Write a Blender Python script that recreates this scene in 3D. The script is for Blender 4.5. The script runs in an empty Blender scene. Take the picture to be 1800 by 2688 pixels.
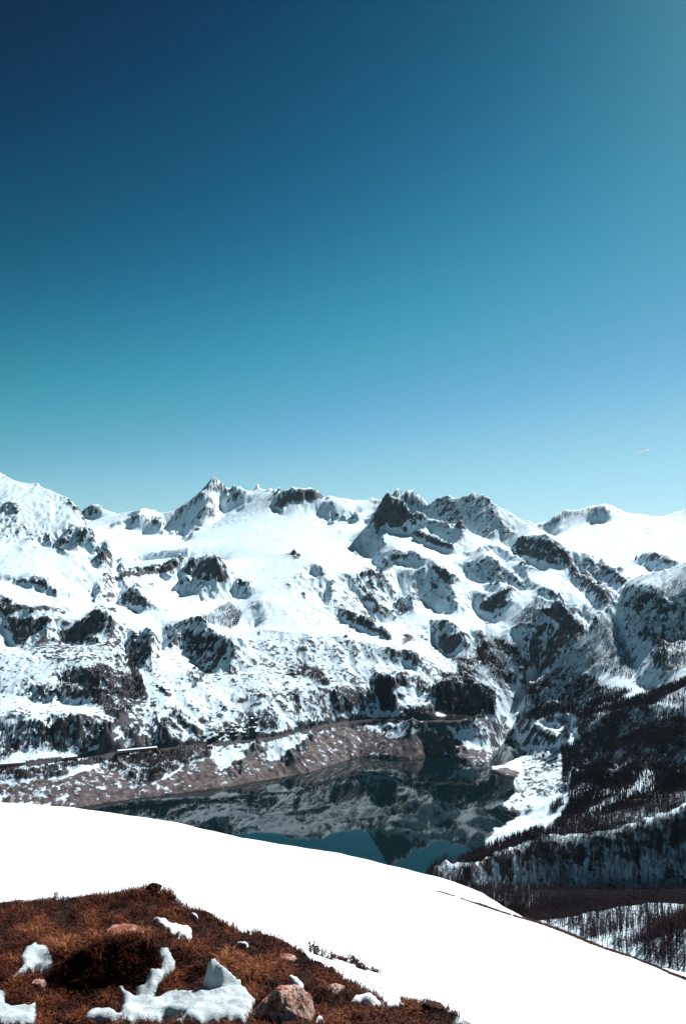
import bpy, math, random
import numpy as np
from mathutils import Vector, Matrix

rng = np.random.default_rng(7)
random.seed(7)
SC = bpy.context.scene
COL = SC.collection
F, PX0, PY0 = 2110.0, 900.0, 1344.0          # focal length and centre, in photograph pixels (1800 x 2688)
PITCH = math.atan(206.0 / F)
CAMZ = 500.0                                  # metres above the lake
SUN_AZ, SUN_EL = math.radians(38), math.radians(42)
CP, SP = math.cos(PITCH), math.sin(PITCH)

# ------------------------------------------------------------------ camera, sky, sun, exposure
cam_d = bpy.data.cameras.new('camera'); cam = bpy.data.objects.new('camera', cam_d); COL.objects.link(cam)
cam.location = (0, 0, CAMZ); cam.rotation_euler = (math.pi / 2 + PITCH, 0, 0)
cam_d.sensor_fit = 'HORIZONTAL'; cam_d.sensor_width = 36; cam_d.lens = 36 * F / 1800
cam_d.clip_start = 0.1; cam_d.clip_end = 60000
SC.camera = cam
w = bpy.data.worlds.new('World'); SC.world = w; w.use_nodes = True
nt = w.node_tree; nt.nodes.clear()
sky = nt.nodes.new('ShaderNodeTexSky'); sky.sky_type = 'NISHITA'; sky.sun_disc = False
sky.sun_elevation = SUN_EL; sky.sun_rotation = SUN_AZ
sky.altitude = 2300; sky.air_density = 1.0; sky.dust_density = 0.6; sky.ozone_density = 3.0
# the sky's own brightness steps are made steeper and its blue pulled towards teal, over the whole dome
EXPO = 0.9
pre = nt.nodes.new('ShaderNodeVectorMath'); pre.operation = 'SCALE'; pre.inputs['Scale'].default_value = 0.1
cur = nt.nodes.new('ShaderNodeRGBCurve')
for ch, P in enumerate((((0, .0), (.09, .0005), (.118, .003), (.14, .011), (.164, .028), (.19, .056), (.216, .098), (.26, .180), (.30, .262), (.334, .315), (.389, .39), (.6, .62), (1, .9)),
                        ((0, .003), (.13, .009), (.168, .022), (.20, .062), (.237, .122), (.275, .208), (.315, .30), (.35, .358), (.39, .405), (.484, .56), (.536, .63), (.615, .725), (1, .95)),
                        ((0, .012), (.27, .030), (.329, .064), (.39, .140), (.447, .222), (.486, .295), (.529, .37), (.57, .445), (.63, .53), (.729, .69), (.857, .80), (.919, .87), (1, .93)))):
    c = cur.mapping.curves[ch]
    c.points[0].location = P[0]; c.points[1].location = P[-1]
    for p in P[1:-1]: c.points.new(*p)
cur.mapping.update()
post = nt.nodes.new('ShaderNodeVectorMath'); post.operation = 'SCALE'; post.inputs['Scale'].default_value = 10 / 2 ** EXPO
bg = nt.nodes.new('ShaderNodeBackground'); bg.inputs[1].default_value = 0.10
wo = nt.nodes.new('ShaderNodeOutputWorld')
nt.links.new(sky.outputs[0], pre.inputs[0]); nt.links.new(pre.outputs[0], cur.inputs[1]); nt.links.new(cur.outputs[0], post.inputs[0])
nt.links.new(post.outputs[0], bg.inputs[0]); nt.links.new(bg.outputs[0], wo.inputs[0])
sun_d = bpy.data.lights.new('sun', 'SUN'); sun_d.energy = 5.0; sun_d.angle = math.radians(0.53); sun_d.color = (1.0, 0.965, 0.93)
sun = bpy.data.objects.new('sun', sun_d); COL.objects.link(sun)
SDIR = Vector((math.sin(SUN_AZ) * math.cos(SUN_EL), math.cos(SUN_AZ) * math.cos(SUN_EL), math.sin(SUN_EL)))
sun.rotation_euler = SDIR.to_track_quat('Z', 'Y').to_euler(); sun.location = (0, 0, 900)
vs = SC.view_settings; vs.view_transform = 'Standard'; vs.look = 'None'; vs.gamma = 1; vs.use_curve_mapping = False
vs.exposure = EXPO
SC.cycles.diffuse_bounces = 1; SC.cycles.max_bounces = 6

# ------------------------------------------------------------------ helpers
def c1(x, y): return x / 2.24, 1200 + y / 2.24
def c2(x, y): return 600 + x / 2.24, 1200 + y / 2.24
def c3(x, y): return 1200 + x / 2.613, 1250 + y / 2.613
def c4(x, y): return x / 2.24, 1650 + y / 2.24
def c5(x, y): return 600 + x / 2.24, 1650 + y / 2.24
def c6(x, y): return 1200 + x / 2.613, 1700 + y / 2.613
def c7(x, y): return x / 2.24, 2250 + y / 2.24
def c8(x, y): return 600 + x / 2.24, 2250 + y / 2.24
def cA(x, y): return 1100 + x / 2.24, 2200 + y / 2.24
def cB(x, y): return 400 + x / 3.92, 1800 + y / 3.92
def c0(x, y): return x, y

def slopes(px, py):
    """(x/y, z/y) of the line of sight through a photograph pixel."""
    a = px - PX0; b = PY0 - py
    dy = F * CP - b * SP; dz = F * SP + b * CP
    return a / dy, dz / dy
def at(px, py, Y):
    u, t = slopes(px, py); return (u * Y, Y, CAMZ + t * Y)
def at_z(px, py, z):
    u, t = slopes(px, py); Y = (z - CAMZ) / t; return (u * Y, Y, z)
def screen(x, y, z):
    zr = z - CAMZ; cz = y * CP + zr * SP; cy = -y * SP + zr * CP
    return PX0 + F * x / cz, PY0 - F * cy / cz

def sstep(a, b, x):
    t = np.clip((x - a) / (b - a), 0, 1); return t * t * (3 - 2 * t)

_perm = np.random.default_rng(11).permutation(65536).astype(np.int64)
def _hash(ix, iy, k=0):
    return _perm[(_perm[(ix + 7919 * k) & 65535] + iy) & 65535]
def gnoise(x, y, k=0):
    x = np.asarray(x, np.float32); y = np.asarray(y, np.float32)
    fx = np.floor(x); fy = np.floor(y); ix = fx.astype(np.int64); iy = fy.astype(np.int64)
    dx = x - fx; dy = y - fy
    ux = dx * dx * dx * (dx * (dx * 6 - 15) + 10); uy = dy * dy * dy * (dy * (dy * 6 - 15) + 10)
    def g(ox, oy):
        a = _hash(ix + ox, iy + oy, k).astype(np.float32) * np.float32(2 * math.pi / 65536)
        return np.cos(a) * (dx - ox) + np.sin(a) * (dy - oy)
    a = g(0, 0); b = g(1, 0); c = g(0, 1); d = g(1, 1)
    return ((a + (b - a) * ux) * (1 - uy) + (c + (d - c) * ux) * uy) * 1.5
def fbm(x, y, s, oct=5, k=0, gain=0.5, ridge=False):
    out = 0; amp = 1; tot = 0
    for i in range(oct):
        n = gnoise(x / s + 17.3 * i, y / s - 9.1 * i, k + i)
        if ridge: n = 1 - 2 * np.abs(n)
        out = out + amp * n; tot += amp; amp *= gain; s = s * 0.49
    return out / tot

class Grid:
    """A height sheet over (x/y, log y): fine near the camera, coarse far away."""
    def __init__(g, u0, u1, nu, Y0, Y1, nv):
        g.nu, g.nv = nu, nv
        g.u = np.linspace(u0, u1, nu); g.v = np.linspace(math.log(Y0), math.log(Y1), nv)
        g.du = g.u[1] - g.u[0]; g.dv = g.v[1] - g.v[0]
        g.U, g.V = np.meshgrid(g.u, g.v); g.Y = np.exp(g.V); g.X = g.U * g.Y
    def solve(g, pts, wts, z0=None, shade=None, iters=400, wm=0.004, wp=0.05, ws=1.0):
        P = np.array(pts); W = np.array(wts)
        gu = (P[:, 0] / P[:, 1] - g.u[0]) / g.du; gv = (np.log(P[:, 1]) - g.v[0]) / g.dv
        ok = (gu >= 0) & (gu < g.nu - 1) & (gv >= 0) & (gv < g.nv - 1)
        gu, gv, pz, W = gu[ok], gv[ok], P[ok, 2], W[ok]
        i = gu.astype(int); j = gv.astype(int); a = gu - i; b = gv - j
        idx = np.stack([j * g.nu + i, j * g.nu + i + 1, (j + 1) * g.nu + i, (j + 1) * g.nu + i + 1])
        wt = np.stack([(1 - a) * (1 - b), a * (1 - b), (1 - a) * b, a * b])
        N = g.nu * g.nv
        Ys = g.Y * 0.001
        su, cu = math.sin(SUN_AZ), math.cos(SUN_AZ)
        if shade is not None:
            m, gs = shade
            A = ((su - cu * g.U) / g.du * g.dv); B = cu
            sw = m * ws
            tgt = gs * g.Y * g.dv
            def D(z):
                r = np.zeros_like(z)
                r[1:-1, 1:-1] = A[1:-1, 1:-1] * (z[1:-1, 2:] - z[1:-1, :-2]) * .5 + B * (z[2:, 1:-1] - z[:-2, 1:-1]) * .5
                return r
            def DT(r):
                o = np.zeros_like(r); q = r[1:-1, 1:-1]; qa = A[1:-1, 1:-1] * q * .5
                o[1:-1, 2:] += qa; o[1:-1, :-2] -= qa; o[2:, 1:-1] += B * q * .5; o[:-2, 1:-1] -= B * q * .5
                return o
        def reg(z):
            o = np.zeros_like(z)
            d = z[:, 1:] - z[:, :-1]; o[:, 1:] += wm * d; o[:, :-1] -= wm * d
            d = z[1:] - z[:-1]; o[1:] += wm * d; o[:-1] -= wm * d
            d = wp * (z[:, 2:] - 2 * z[:, 1:-1] + z[:, :-2]); o[:, 2:] += d; o[:, 1:-1] -= 2 * d; o[:, :-2] += d
            d = wp * (z[2:] - 2 * z[1:-1] + z[:-2]); o[2:] += d; o[1:-1] -= 2 * d; o[:-2] += d
            d = 2 * wp * (z[1:, 1:] - z[1:, :-1] - z[:-1, 1:] + z[:-1, :-1])
            o[1:, 1:] += d; o[1:, :-1] -= d; o[:-1, 1:] -= d; o[:-1, :-1] += d
            return o
        fi = idx.ravel()
        def AtA(z):
            val = (z.ravel()[idx] * wt).sum(0) * W
            o = np.bincount(fi, weights=(wt * val).ravel(), minlength=N).reshape(g.nv, g.nu)
            o += reg(z)
            if shade is not None: o += DT(sw * D(z))
            return o
        rhs = np.bincount(fi, weights=(wt * (pz * W)).ravel(), minlength=N).reshape(g.nv, g.nu)
        if shade is not None: rhs = rhs + DT(sw * tgt)
        diag = np.bincount(fi, weights=(wt * wt * W).ravel(), minlength=N).reshape(g.nv, g.nu) + 4 * wm + 20 * wp
        if shade is not None: diag = diag + sw * .5 * (A * A + B * B) * .5
        z = np.full((g.nv, g.nu), float(np.mean(pz))) if z0 is None else z0.copy()
        r = rhs - AtA(z); y = r / diag; p = y.copy(); rz = (r * y).sum()
        for it in range(iters):
            Ap = AtA(p); al = rz / ((p * Ap).sum() + 1e-30); z += al * p; r -= al * Ap
            y = r / diag; rn = (r * y).sum(); p = y + rn / (rz + 1e-30) * p; rz = rn
        return z
def cubic_w(src_n, c):
    W = np.zeros((len(c), src_n)); c = np.clip(c, 0, src_n - 1.0001); i = c.astype(int); t = c - i
    ws = [(-t + 2 * t * t - t ** 3) / 2, (2 - 5 * t * t + 3 * t ** 3) / 2, (t + 4 * t * t - 3 * t ** 3) / 2, (-t * t + t ** 3) / 2]
    for k, wk in enumerate(ws): np.add.at(W, (np.arange(len(c)), np.clip(i - 1 + k, 0, src_n - 1)), wk)
    return W
def resample(g, z, u, v):
    return cubic_w(g.nv, (v - g.v[0]) / g.dv) @ z @ cubic_w(g.nu, (u - g.u[0]) / g.du).T

def dense(line, step=6.0):
    """Points along a polyline of tuples, spaced by about `step` in its first two coordinates."""
    out = []
    for a, b in zip(line[:-1], line[1:]):
        a = np.array(a, float); b = np.array(b, float)
        n = max(1, int(np.hypot(*(b - a)[:2]) / step))
        for k in range(n): out.append(a + (b - a) * k / n)
    out.append(np.array(line[-1], float)); return out

# masks over the photograph, at half its resolution, rows 1150..2688
MH, MW, MY = 770, 900, 1150
def raster(polys, blur=2):
    M = np.zeros((MH, MW), np.float32)
    for tag, val, pts in polys:
        p = np.array([tag(*q) for q in pts]); x = p[:, 0] / 2; y = (p[:, 1] - MY) / 2
        x0, x1 = int(max(0, x.min())), int(min(MW, x.max() + 2)); y0, y1 = int(max(0, y.min())), int(min(MH, y.max() + 2))
        if x1 <= x0 or y1 <= y0: continue
        gx, gy = np.meshgrid(np.arange(x0, x1) + .5, np.arange(y0, y1) + .5)
        ins = np.zeros(gx.shape, bool)
        for k in range(len(p)):
            xa, ya, xb, yb = x[k - 1], y[k - 1], x[k], y[k]
            if ya == yb: continue
            ins ^= ((ya > gy) != (yb > gy)) & (gx < (xb - xa) * (gy - ya) / (yb - ya) + xa)
        sub = M[y0:y1, x0:x1]; sub[ins] = np.maximum(sub[ins], val) if val > 0 else 0
    for _ in range(blur):
        M = (np.roll(M, 1, 0) + np.roll(M, -1, 0) + 2 * M) / 4; M = (np.roll(M, 1, 1) + np.roll(M, -1, 1) + 2 * M) / 4
    return M
def sample(M, px, py):
    x = np.clip(px / 2 - .5, 0, MW - 1.01); y = np.clip((py - MY) / 2 - .5, 0, MH - 1.01)
    i = x.astype(int); j = y.astype(int); a = x - i; b = y - j
    return (M[j, i] * (1 - a) + M[j, i + 1] * a) * (1 - b) + (M[j + 1, i] * (1 - a) + M[j + 1, i + 1] * a) * b

# ------------------------------------------------------------------ materials
def mat(name):
    m = bpy.data.materials.new(name); m.use_nodes = True; n = m.node_tree; n.nodes.clear()
    o = n.nodes.new('ShaderNodeOutputMaterial'); b = n.nodes.new('ShaderNodeBsdfPrincipled'); n.links.new(b.outputs[0], o.inputs[0])
    b.inputs['Specular IOR Level'].default_value = 0.15; b.inputs['Roughness'].default_value = 0.85
    return m, n, b
def N(n, t, **kw):
    q = n.nodes.new(t)
    for k, v in kw.items(): setattr(q, k, v)
    return q
def mixc(n, fac, a, b):
    q = N(n, 'ShaderNodeMix', data_type='RGBA')
    for s, v in ((0, fac), (6, a), (7, b)):
        if isinstance(v, (int, float)): q.inputs[s].default_value = v
        elif isinstance(v, tuple): q.inputs[s].default_value = (*v, 1)
        else: n.links.new(v, q.inputs[s])
    return q.outputs[2]
def math_n(n, op, a, b=0.0, clamp=False):
    q = N(n, 'ShaderNodeMath', operation=op); q.use_clamp = clamp
    for s, v in ((0, a), (1, b)):
        if isinstance(v, (int, float)): q.inputs[s].default_value = v
        else: n.links.new(v, q.inputs[s])
    return q.outputs[0]
def noise_n(n, scale, detail=4, rough=.55, vec=None):
    q = N(n, 'ShaderNodeTexNoise'); q.inputs['Scale'].default_value = scale; q.inputs['Detail'].default_value = detail; q.inputs['Roughness'].default_value = rough
    if vec is None:
        tc = N(n, 'ShaderNodeTexCoord'); vec = tc.outputs['Object']
    n.links.new(vec, q.inputs['Vector']); return q.outputs[0]
def ramp_n(n, fac, a, b):
    q = N(n, 'ShaderNodeMapRange'); q.interpolation_type = 'SMOOTHSTEP'
    q.inputs[1].default_value = a; q.inputs[2].default_value = b; n.links.new(fac, q.inputs[0]); return q.outputs[0]
def attr_n(n, name):
    q = N(n, 'ShaderNodeAttribute', attribute_name=name); return q
def simple(name, col, var=.3, scale=3.0, rough=.85):
    m, n, b = mat(name)
    f = noise_n(n, scale, 4)
    c = mixc(n, f, tuple(x * (1 - var) for x in col), tuple(min(1, x * (1 + var)) for x in col))
    n.links.new(c, b.inputs['Base Color']); b.inputs['Roughness'].default_value = rough
    return m

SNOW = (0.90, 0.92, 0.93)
m_terr, n, b = mat('mountain_snow_and_rock')
at_ = attr_n(n, 'cover'); sep = N(n, 'ShaderNodeSeparateColor'); n.links.new(at_.outputs['Color'], sep.inputs[0])
fine = noise_n(n, 0.09, 5, .7)
rk = math_n(n, 'ADD', sep.outputs[0], math_n(n, 'MULTIPLY', math_n(n, 'SUBTRACT', fine, .5), 1.25))
rk = ramp_n(n, rk, .38, .62)
rv = noise_n(n, 0.035, 5, .65)
rockc = mixc(n, ramp_n(n, rv, .35, .7), (.036, .037, .045), (.096, .090, .099))
bk = math_n(n, 'ADD', sep.outputs[1], math_n(n, 'MULTIPLY', math_n(n, 'SUBTRACT', noise_n(n, 0.06, 5, .7), .5), 0.9))
bk = ramp_n(n, bk, .35, .65)
bankc = mixc(n, ramp_n(n, noise_n(n, 0.05, 6, .75), .34, .68), (.030, .024, .027), (.140, .115, .120))
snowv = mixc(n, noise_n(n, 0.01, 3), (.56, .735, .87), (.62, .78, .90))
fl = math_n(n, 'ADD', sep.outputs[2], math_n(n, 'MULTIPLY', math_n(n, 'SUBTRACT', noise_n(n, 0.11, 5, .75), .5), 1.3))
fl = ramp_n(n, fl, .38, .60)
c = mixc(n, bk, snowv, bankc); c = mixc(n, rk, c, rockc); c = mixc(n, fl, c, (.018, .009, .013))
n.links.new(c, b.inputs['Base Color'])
bp = N(n, 'ShaderNodeBump'); bp.inputs['Strength'].default_value = .5; bp.inputs['Distance'].default_value = 6.0
n.links.new(math_n(n, 'MULTIPLY', noise_n(n, 0.06, 6, .7), math_n(n, 'ADD', rk, .22)), bp.inputs['Height']); n.links.new(bp.outputs[0], b.inputs['Normal'])

m_water, n, b = mat('lake_water')
b.inputs['Base Color'].default_value = (.001, .006, .008, 1); b.inputs['Roughness'].default_value = .02; b.inputs['IOR'].default_value = 1.33
b.inputs['Specular IOR Level'].default_value = 0.30
bp = N(n, 'ShaderNodeBump'); bp.inputs['Strength'].default_value = .03; bp.inputs['Distance'].default_value = .3
n.links.new(noise_n(n, .12, 3), bp.inputs['Height']); n.links.new(bp.outputs[0], b.inputs['Normal'])

m_snow, n, b = mat('near_snow')
c = mixc(n, noise_n(n, 3.0, 4), (.70, .78, .84), (.76, .83, .87)); n.links.new(c, b.inputs['Base Color'])
b.inputs['Roughness'].default_value = .6
bp = N(n, 'ShaderNodeBump'); bp.inputs['Strength'].default_value = .5; bp.inputs['Distance'].default_value = .02
n.links.new(noise_n(n, 45, 5, .7), bp.inputs['Height']); n.links.new(bp.outputs[0], b.inputs['Normal'])

m_crust, n, b = mat('old_grainy_snow')
c = mixc(n, ramp_n(n, noise_n(n, 7.0, 5, .65), .3, .7), (.33, .42, .47), (.60, .68, .72)); n.links.new(c, b.inputs['Base Color'])
b.inputs['Roughness'].default_value = .5
bp = N(n, 'ShaderNodeBump'); bp.inputs['Strength'].default_value = .8; bp.inputs['Distance'].default_value = .02
n.links.new(noise_n(n, 60, 6, .75), bp.inputs['Height']); n.links.new(bp.outputs[0], b.inputs['Normal'])
m_turf, n, b = mat('turf_soil')
c = mixc(n, noise_n(n, 9, 6, .7), (.012, .004, .003), (.055, .018, .009)); n.links.new(c, b.inputs['Base Color'])
bp = N(n, 'ShaderNodeBump'); bp.inputs['Strength'].default_value = .8; bp.inputs['Distance'].default_value = .03
n.links.new(noise_n(n, 40, 5, .7), bp.inputs['Height']); n.links.new(bp.outputs[0], b.inputs['Normal'])

m_grass, n, b = mat('dry_grass')
ga = attr_n(n, 'tint'); n.links.new(ga.outputs['Color'], b.inputs['Base Color']); b.inputs['Roughness'].default_value = .7
m_tree = simple('larch_bark_and_twigs', (.032, .013, .0185), .4, .3)
m_conc = simple('weathered_concrete', (.32, .31, .30), .2, .4)
m_stake = simple('bleached_wood', (.62, .64, .60), .1, 3.0)
m_dark = simple('dark_steel', (.05, .05, .055), .3, 1.0, .6)
m_road = simple('wet_asphalt', (.045, .04, .042), .3, .1)
m_wall = simple('chalet_timber', (.06, .040, .034), .4, .2)
m_roofsnow = simple('roof_snow', (.60, .70, .76), .03, .3)
m_trail, n, b = mat('contrail_ice'); b.inputs['Base Color'].default_value = (.95, .95, .95, 1)
tl = N(n, 'ShaderNodeBsdfTranslucent'); tl.inputs[0].default_value = (.97, .97, .97, 1); mx = N(n, 'ShaderNodeMixShader'); mx.inputs[0].default_value = .8
n.links.new(b.outputs[0], mx.inputs[1]); n.links.new(tl.outputs[0], mx.inputs[2]); n.links.new(mx.outputs[0], [q for q in n.nodes if q.type == 'OUTPUT_MATERIAL'][0].inputs[0])

m_rock, n, b = mat('lichen_stone')
base = mixc(n, ramp_n(n, noise_n(n, 14, 6, .7), .3, .7), (.30, .17, .14), (.72, .52, .45))
red = ramp_n(n, noise_n(n, 9, 6, .75), .50, .56); c = mixc(n, red, base, (.30, .085, .05))
gry = ramp_n(n, noise_n(n, 7, 5, .6), .58, .66); c = mixc(n, gry, c, (.42, .40, .42))
dk = ramp_n(n, noise_n(n, 38, 4, .7), .55, .63); c = mixc(n, dk, c, (.05, .02, .018)); n.links.new(c, b.inputs['Base Color'])
bp = N(n, 'ShaderNodeBump'); bp.inputs['Strength'].default_value = .9; bp.inputs['Distance'].default_value = .02
n.links.new(noise_n(n, 35, 6, .7), bp.inputs['Height']); n.links.new(bp.outputs[0], b.inputs['Normal'])
m_clod = simple('dark_earth', (.045, .017, .010), .4, 20)
m_twig = simple('shrub_twigs', (.075, .022, .016), .4, 30)

# ------------------------------------------------------------------ mesh helpers
def mesh_obj(name, verts, faces, m, parent=None, smooth=False, attrs=None):
    me = bpy.data.meshes.new(name)
    V = np.asarray(verts, np.float32)
    if isinstance(faces, np.ndarray) and faces.ndim == 2:
        k = faces.shape[1]; nf = len(faces)
        me.vertices.add(len(V)); me.vertices.foreach_set('co', V.ravel())
        me.loops.add(nf * k); me.loops.foreach_set('vertex_index', faces.astype(np.int32).ravel())
        me.polygons.add(nf); me.polygons.foreach_set('loop_start', np.arange(0, nf * k, k, dtype=np.int32))
        me.polygons.foreach_set('loop_total', np.full(nf, k, np.int32))
        me.update(calc_edges=True)
    else:
        me.from_pydata([tuple(map(float, q)) for q in V], [], faces); me.update()
    for an, col in (attrs or {}).items():
        a = me.attributes.new(an, 'FLOAT_COLOR', 'POINT'); a.data.foreach_set('color', np.asarray(col, np.float32).ravel())
    me.polygons.foreach_set('use_smooth', np.full(len(me.polygons), bool(smooth)))
    if m: me.materials.append(m)
    o = bpy.data.objects.new(name, me); COL.objects.link(o)
    if parent: o.parent = parent
    return o
def tag(o, label=None, cat=None, group=None, kind=None):
    if label: o['label'] = label
    if cat: o['category'] = cat
    if group: o['group'] = group
    if kind: o['kind'] = kind
    return o
def empty(name, loc, rz=0, **kw):
    o = bpy.data.objects.new(name, None); COL.objects.link(o); o.location = loc; o.rotation_euler = (0, 0, rz); o.empty_display_size = .2
    return tag(o, **kw)
def grid_faces(nv, nu, keep=None):
    i = np.arange(nv * nu).reshape(nv, nu)
    f = np.stack([i[:-1, :-1], i[:-1, 1:], i[1:, 1:], i[1:, :-1]], -1).reshape(-1, 4)
    return f if keep is None else f[keep.reshape(-1)]
class MB:
    def __init__(s): s.v = []; s.f = []
    def box(s, c, d, rz=0, rx=0):
        M = Matrix.Rotation(rz, 3, 'Z') @ Matrix.Rotation(rx, 3, 'X'); k = len(s.v)
        for z in (-.5, .5):
            for y in (-.5, .5):
                for x in (-.5, .5): s.v.append(tuple(Vector(c) + M @ Vector((x * d[0], y * d[1], z * d[2]))))
        s.f += [tuple(k + i for i in q) for q in ((0, 2, 3, 1), (4, 5, 7, 6), (0, 1, 5, 4), (2, 6, 7, 3), (0, 4, 6, 2), (1, 3, 7, 5))]
        return s
    def tube(s, a, b, r0, r1=None, n=6):
        r1 = r0 if r1 is None else r1; a = Vector(a); b = Vector(b); d = (b - a).normalized()
        e = d.orthogonal().normalized(); g = d.cross(e); k = len(s.v)
        for p, r in ((a, r0), (b, r1)):
            for i in range(n):
                t = 2 * math.pi * i / n; s.v.append(tuple(p + (e * math.cos(t) + g * math.sin(t)) * r))
        s.f += [(k + i, k + (i + 1) % n, k + n + (i + 1) % n, k + n + i) for i in range(n)]
        s.f += [tuple(k + n - 1 - i for i in range(n)), tuple(k + n + i for i in range(n))]
        return s
    def path(s, pts, r, n=5):
        for a, b in zip(pts[:-1], pts[1:]): s.tube(a, b, r, r, n)
        return s
    def build(s, name, m, parent=None, smooth=False): return mesh_obj(name, s.v, s.f, m, parent, smooth)

# ================================================================== THE MOUNTAINS: a sketch of ridges, valleys and shores
pts, wts = [], []
def put(p, w=1.0): pts.append(p); wts.append(w)
def line(tg, L, back=None, w=1.0, extend=False, bk=.10):
    """Ridge or contour line through photograph points at given distances; back = slope of the hidden far side."""
    L = [(*tg(x, y), Y) for x, y, Y in L]
    for x, y, Y in dense(L, 8.0):
        p = at(x, y, Y); put(p, w)
        if back is not None:
            for q in (bk * .5, bk):
                put((p[0] * (1 + q), p[1] * (1 + q), p[2] - back * Y * q), w * .5)
def level(tg, L, w=1.0):
    L = [(*tg(x, y), z) for x, y, z in L]
    for x, y, z in dense(L, 8.0): put(at_z(x, y, z), w)

shore = ([c4(-300, 1100), c4(0, 1092), c4(200, 1075), c4(420, 1060), c4(560, 1042), c4(800, 1000), c4(900, 995), c4(1070, 970), c4(1200, 955)] +
         [c5(0, 935), c5(150, 905), c5(300, 880), c5(480, 845), c5(580, 815), c5(680, 780), c5(760, 758), c5(860, 760), c5(960, 768), c5(1080, 772), c5(1180, 755), c5(1300, 755), c5(1380, 790), c5(1420, 810), c5(1480, 800)] +
         [c6(180, 805), c6(235, 770), c6(250, 730), c6(300, 690), c6(340, 645), c6(390, 638), c6(410, 660), c6(440, 740), c6(370, 790), c6(310, 815), c6(230, 830), c6(225, 850), c6(300, 878), c6(400, 900), c6(380, 940), c6(390, 1000), c6(345, 1050), c6(310, 1090), c6(330, 1130), c6(410, 1160), c6(330, 1220), c6(250, 1250), c6(190, 1310), c6(185, 1360), c6(140, 1410), c6(0, 1470)])
shore_w = [at_z(x, y, 0) for x, y in shore]
near_w = [(60, 1300, 0), (-200, 1290, 0), (-600, 1280, 0), (-1000, 1350, 0)]
lake_poly = np.array([p[:2] for p in shore_w + near_w])
for p in dense(shore_w + near_w, 14.0): put(tuple(p), 2.0)
def in_poly(X, Y, P):
    ins = np.zeros(X.shape, bool)
    for k in range(len(P)):
        xa, ya = P[k - 1]; xb, yb = P[k]
        if ya == yb: continue
        ins ^= ((ya > Y) != (yb > Y)) & (X < (xb - xa) * (Y - ya) / (yb - ya) + xa)
    return ins

road_s = [(*c4(x, y), z) for x, y, z in ((-200, 830, 70), (0, 812, 70), (150, 805, 70), (365, 778, 70), (460, 765, 70), (690, 735, 70), (920, 712, 71), (1060, 697, 72), (1250, 684, 73), (1400, 668, 74))] + \
         [(*c5(x, y), z) for x, y, z in ((0, 668, 75), (200, 650, 76), (400, 630, 78), (470, 600, 80), (600, 570, 82), (720, 545, 84), (850, 530, 87), (960, 532, 90), (1080, 545, 93), (1280, 542, 95), (1450, 540, 95), (1510, 520, 97))]
road_w = [at_z(*p) for p in dense(road_s, 8.0)]
for p in road_w: put(p, 1.5)

# left dome
line(c1, [(-300, 40, 4750), (0, 97, 4600), (40, 118, 4580), (110, 150, 4550), (160, 158, 4520), (215, 163, 4500), (260, 185, 4450), (300, 205, 4400), (350, 225, 4350), (390, 245, 4300), (430, 280, 4250), (470, 320, 4200), (500, 380, 4120), (520, 440, 4030), (580, 490, 3940), (650, 545, 3850), (668, 585, 3790)], .55, bk=.05)
line(c1, [(-200, 480, 3720), (0, 500, 3700), (200, 520, 3650), (400, 560, 3600), (550, 610, 3550)])
line(c1, [(-200, 700, 3200), (0, 720, 3200), (200, 740, 3150), (400, 790, 3150), (560, 830, 3250)])
line(c1, [(-200, 890, 2900), (0, 900, 2900), (200, 930, 2880), (400, 950, 2900), (600, 870, 3080)])
line(c4, [(-200, 140, 2620), (0, 150, 2620), (250, 180, 2600), (500, 170, 2600), (700, 150, 2650)])
line(c4, [(-200, 400, 2380), (0, 400, 2380), (300, 380, 2400), (600, 350, 2430), (800, 420, 2420)])
line(c4, [(-200, 600, 2180), (0, 600, 2180), (300, 600, 2180), (600, 600, 2210)])
# gully between the left flank and the middle slope
line(c4, [(1150, 230, 2640), (1000, 380, 2480), (860, 440, 2400), (900, 520, 2340), (945, 590, 2285)], w=1.2)
line(c4, [(640, 620, 2190), (760, 480, 2330), (850, 440, 2400)], w=.6)
# white glacial trough
line(c1, [(540, 850, 3150), (590, 780, 3270), (640, 700, 3450), (695, 612, 3900), (730, 575, 4500), (750, 555, 5000), (690, 440, 5900), (670, 385, 6600)])
# skyline
line(c1, [(470, 325, 7500), (520, 298, 7500), (585, 292, 7500), (620, 315, 7450), (690, 345, 7300)], .5)
line(c1, [(696, 346, 7280), (790, 320, 7050), (850, 305, 6900), (900, 318, 6900), (930, 335, 6900), (970, 345, 6900), (1030, 315, 6900), (1080, 285, 6850), (1150, 235, 6800), (1200, 185, 6800), (1250, 130, 6800), (1275, 142, 6800), (1310, 175, 6800), (1360, 190, 6800), (1410, 170, 6750), (1440, 190, 6750), (1470, 205, 6750), (1500, 190, 6900), (1530, 196, 6900), (1568, 212, 6900)], .6)
line(c2, [(120, 205, 6900), (150, 190, 6900), (265, 212, 6500), (330, 195, 6000), (370, 183, 5950), (490, 185, 5900), (540, 215, 5900), (565, 237, 5900), (600, 235, 5900), (650, 245, 5900), (700, 258, 6000), (835, 262, 6100), (855, 248, 6000), (880, 256, 6000), (905, 250, 6100), (970, 238, 6000), (985, 195, 5900), (1005, 197, 5900), (1020, 215, 5900), (1060, 203, 5900), (1120, 238, 5850), (1165, 274, 5800), (1186, 304, 5770)], .6, bk=.05)
line(c2, [(1191, 304, 5740), (1225, 250, 5560), (1285, 230, 5400), (1335, 250, 5320)], .6, bk=.04)
line(c1, [(950, 440, 5900), (1060, 490, 5700), (1200, 420, 5900), (1330, 335, 6300), (1450, 270, 6400)])
line(c1, [(1250, 130, 6800), (1215, 245, 6480), (1170, 330, 6200)])
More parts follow.
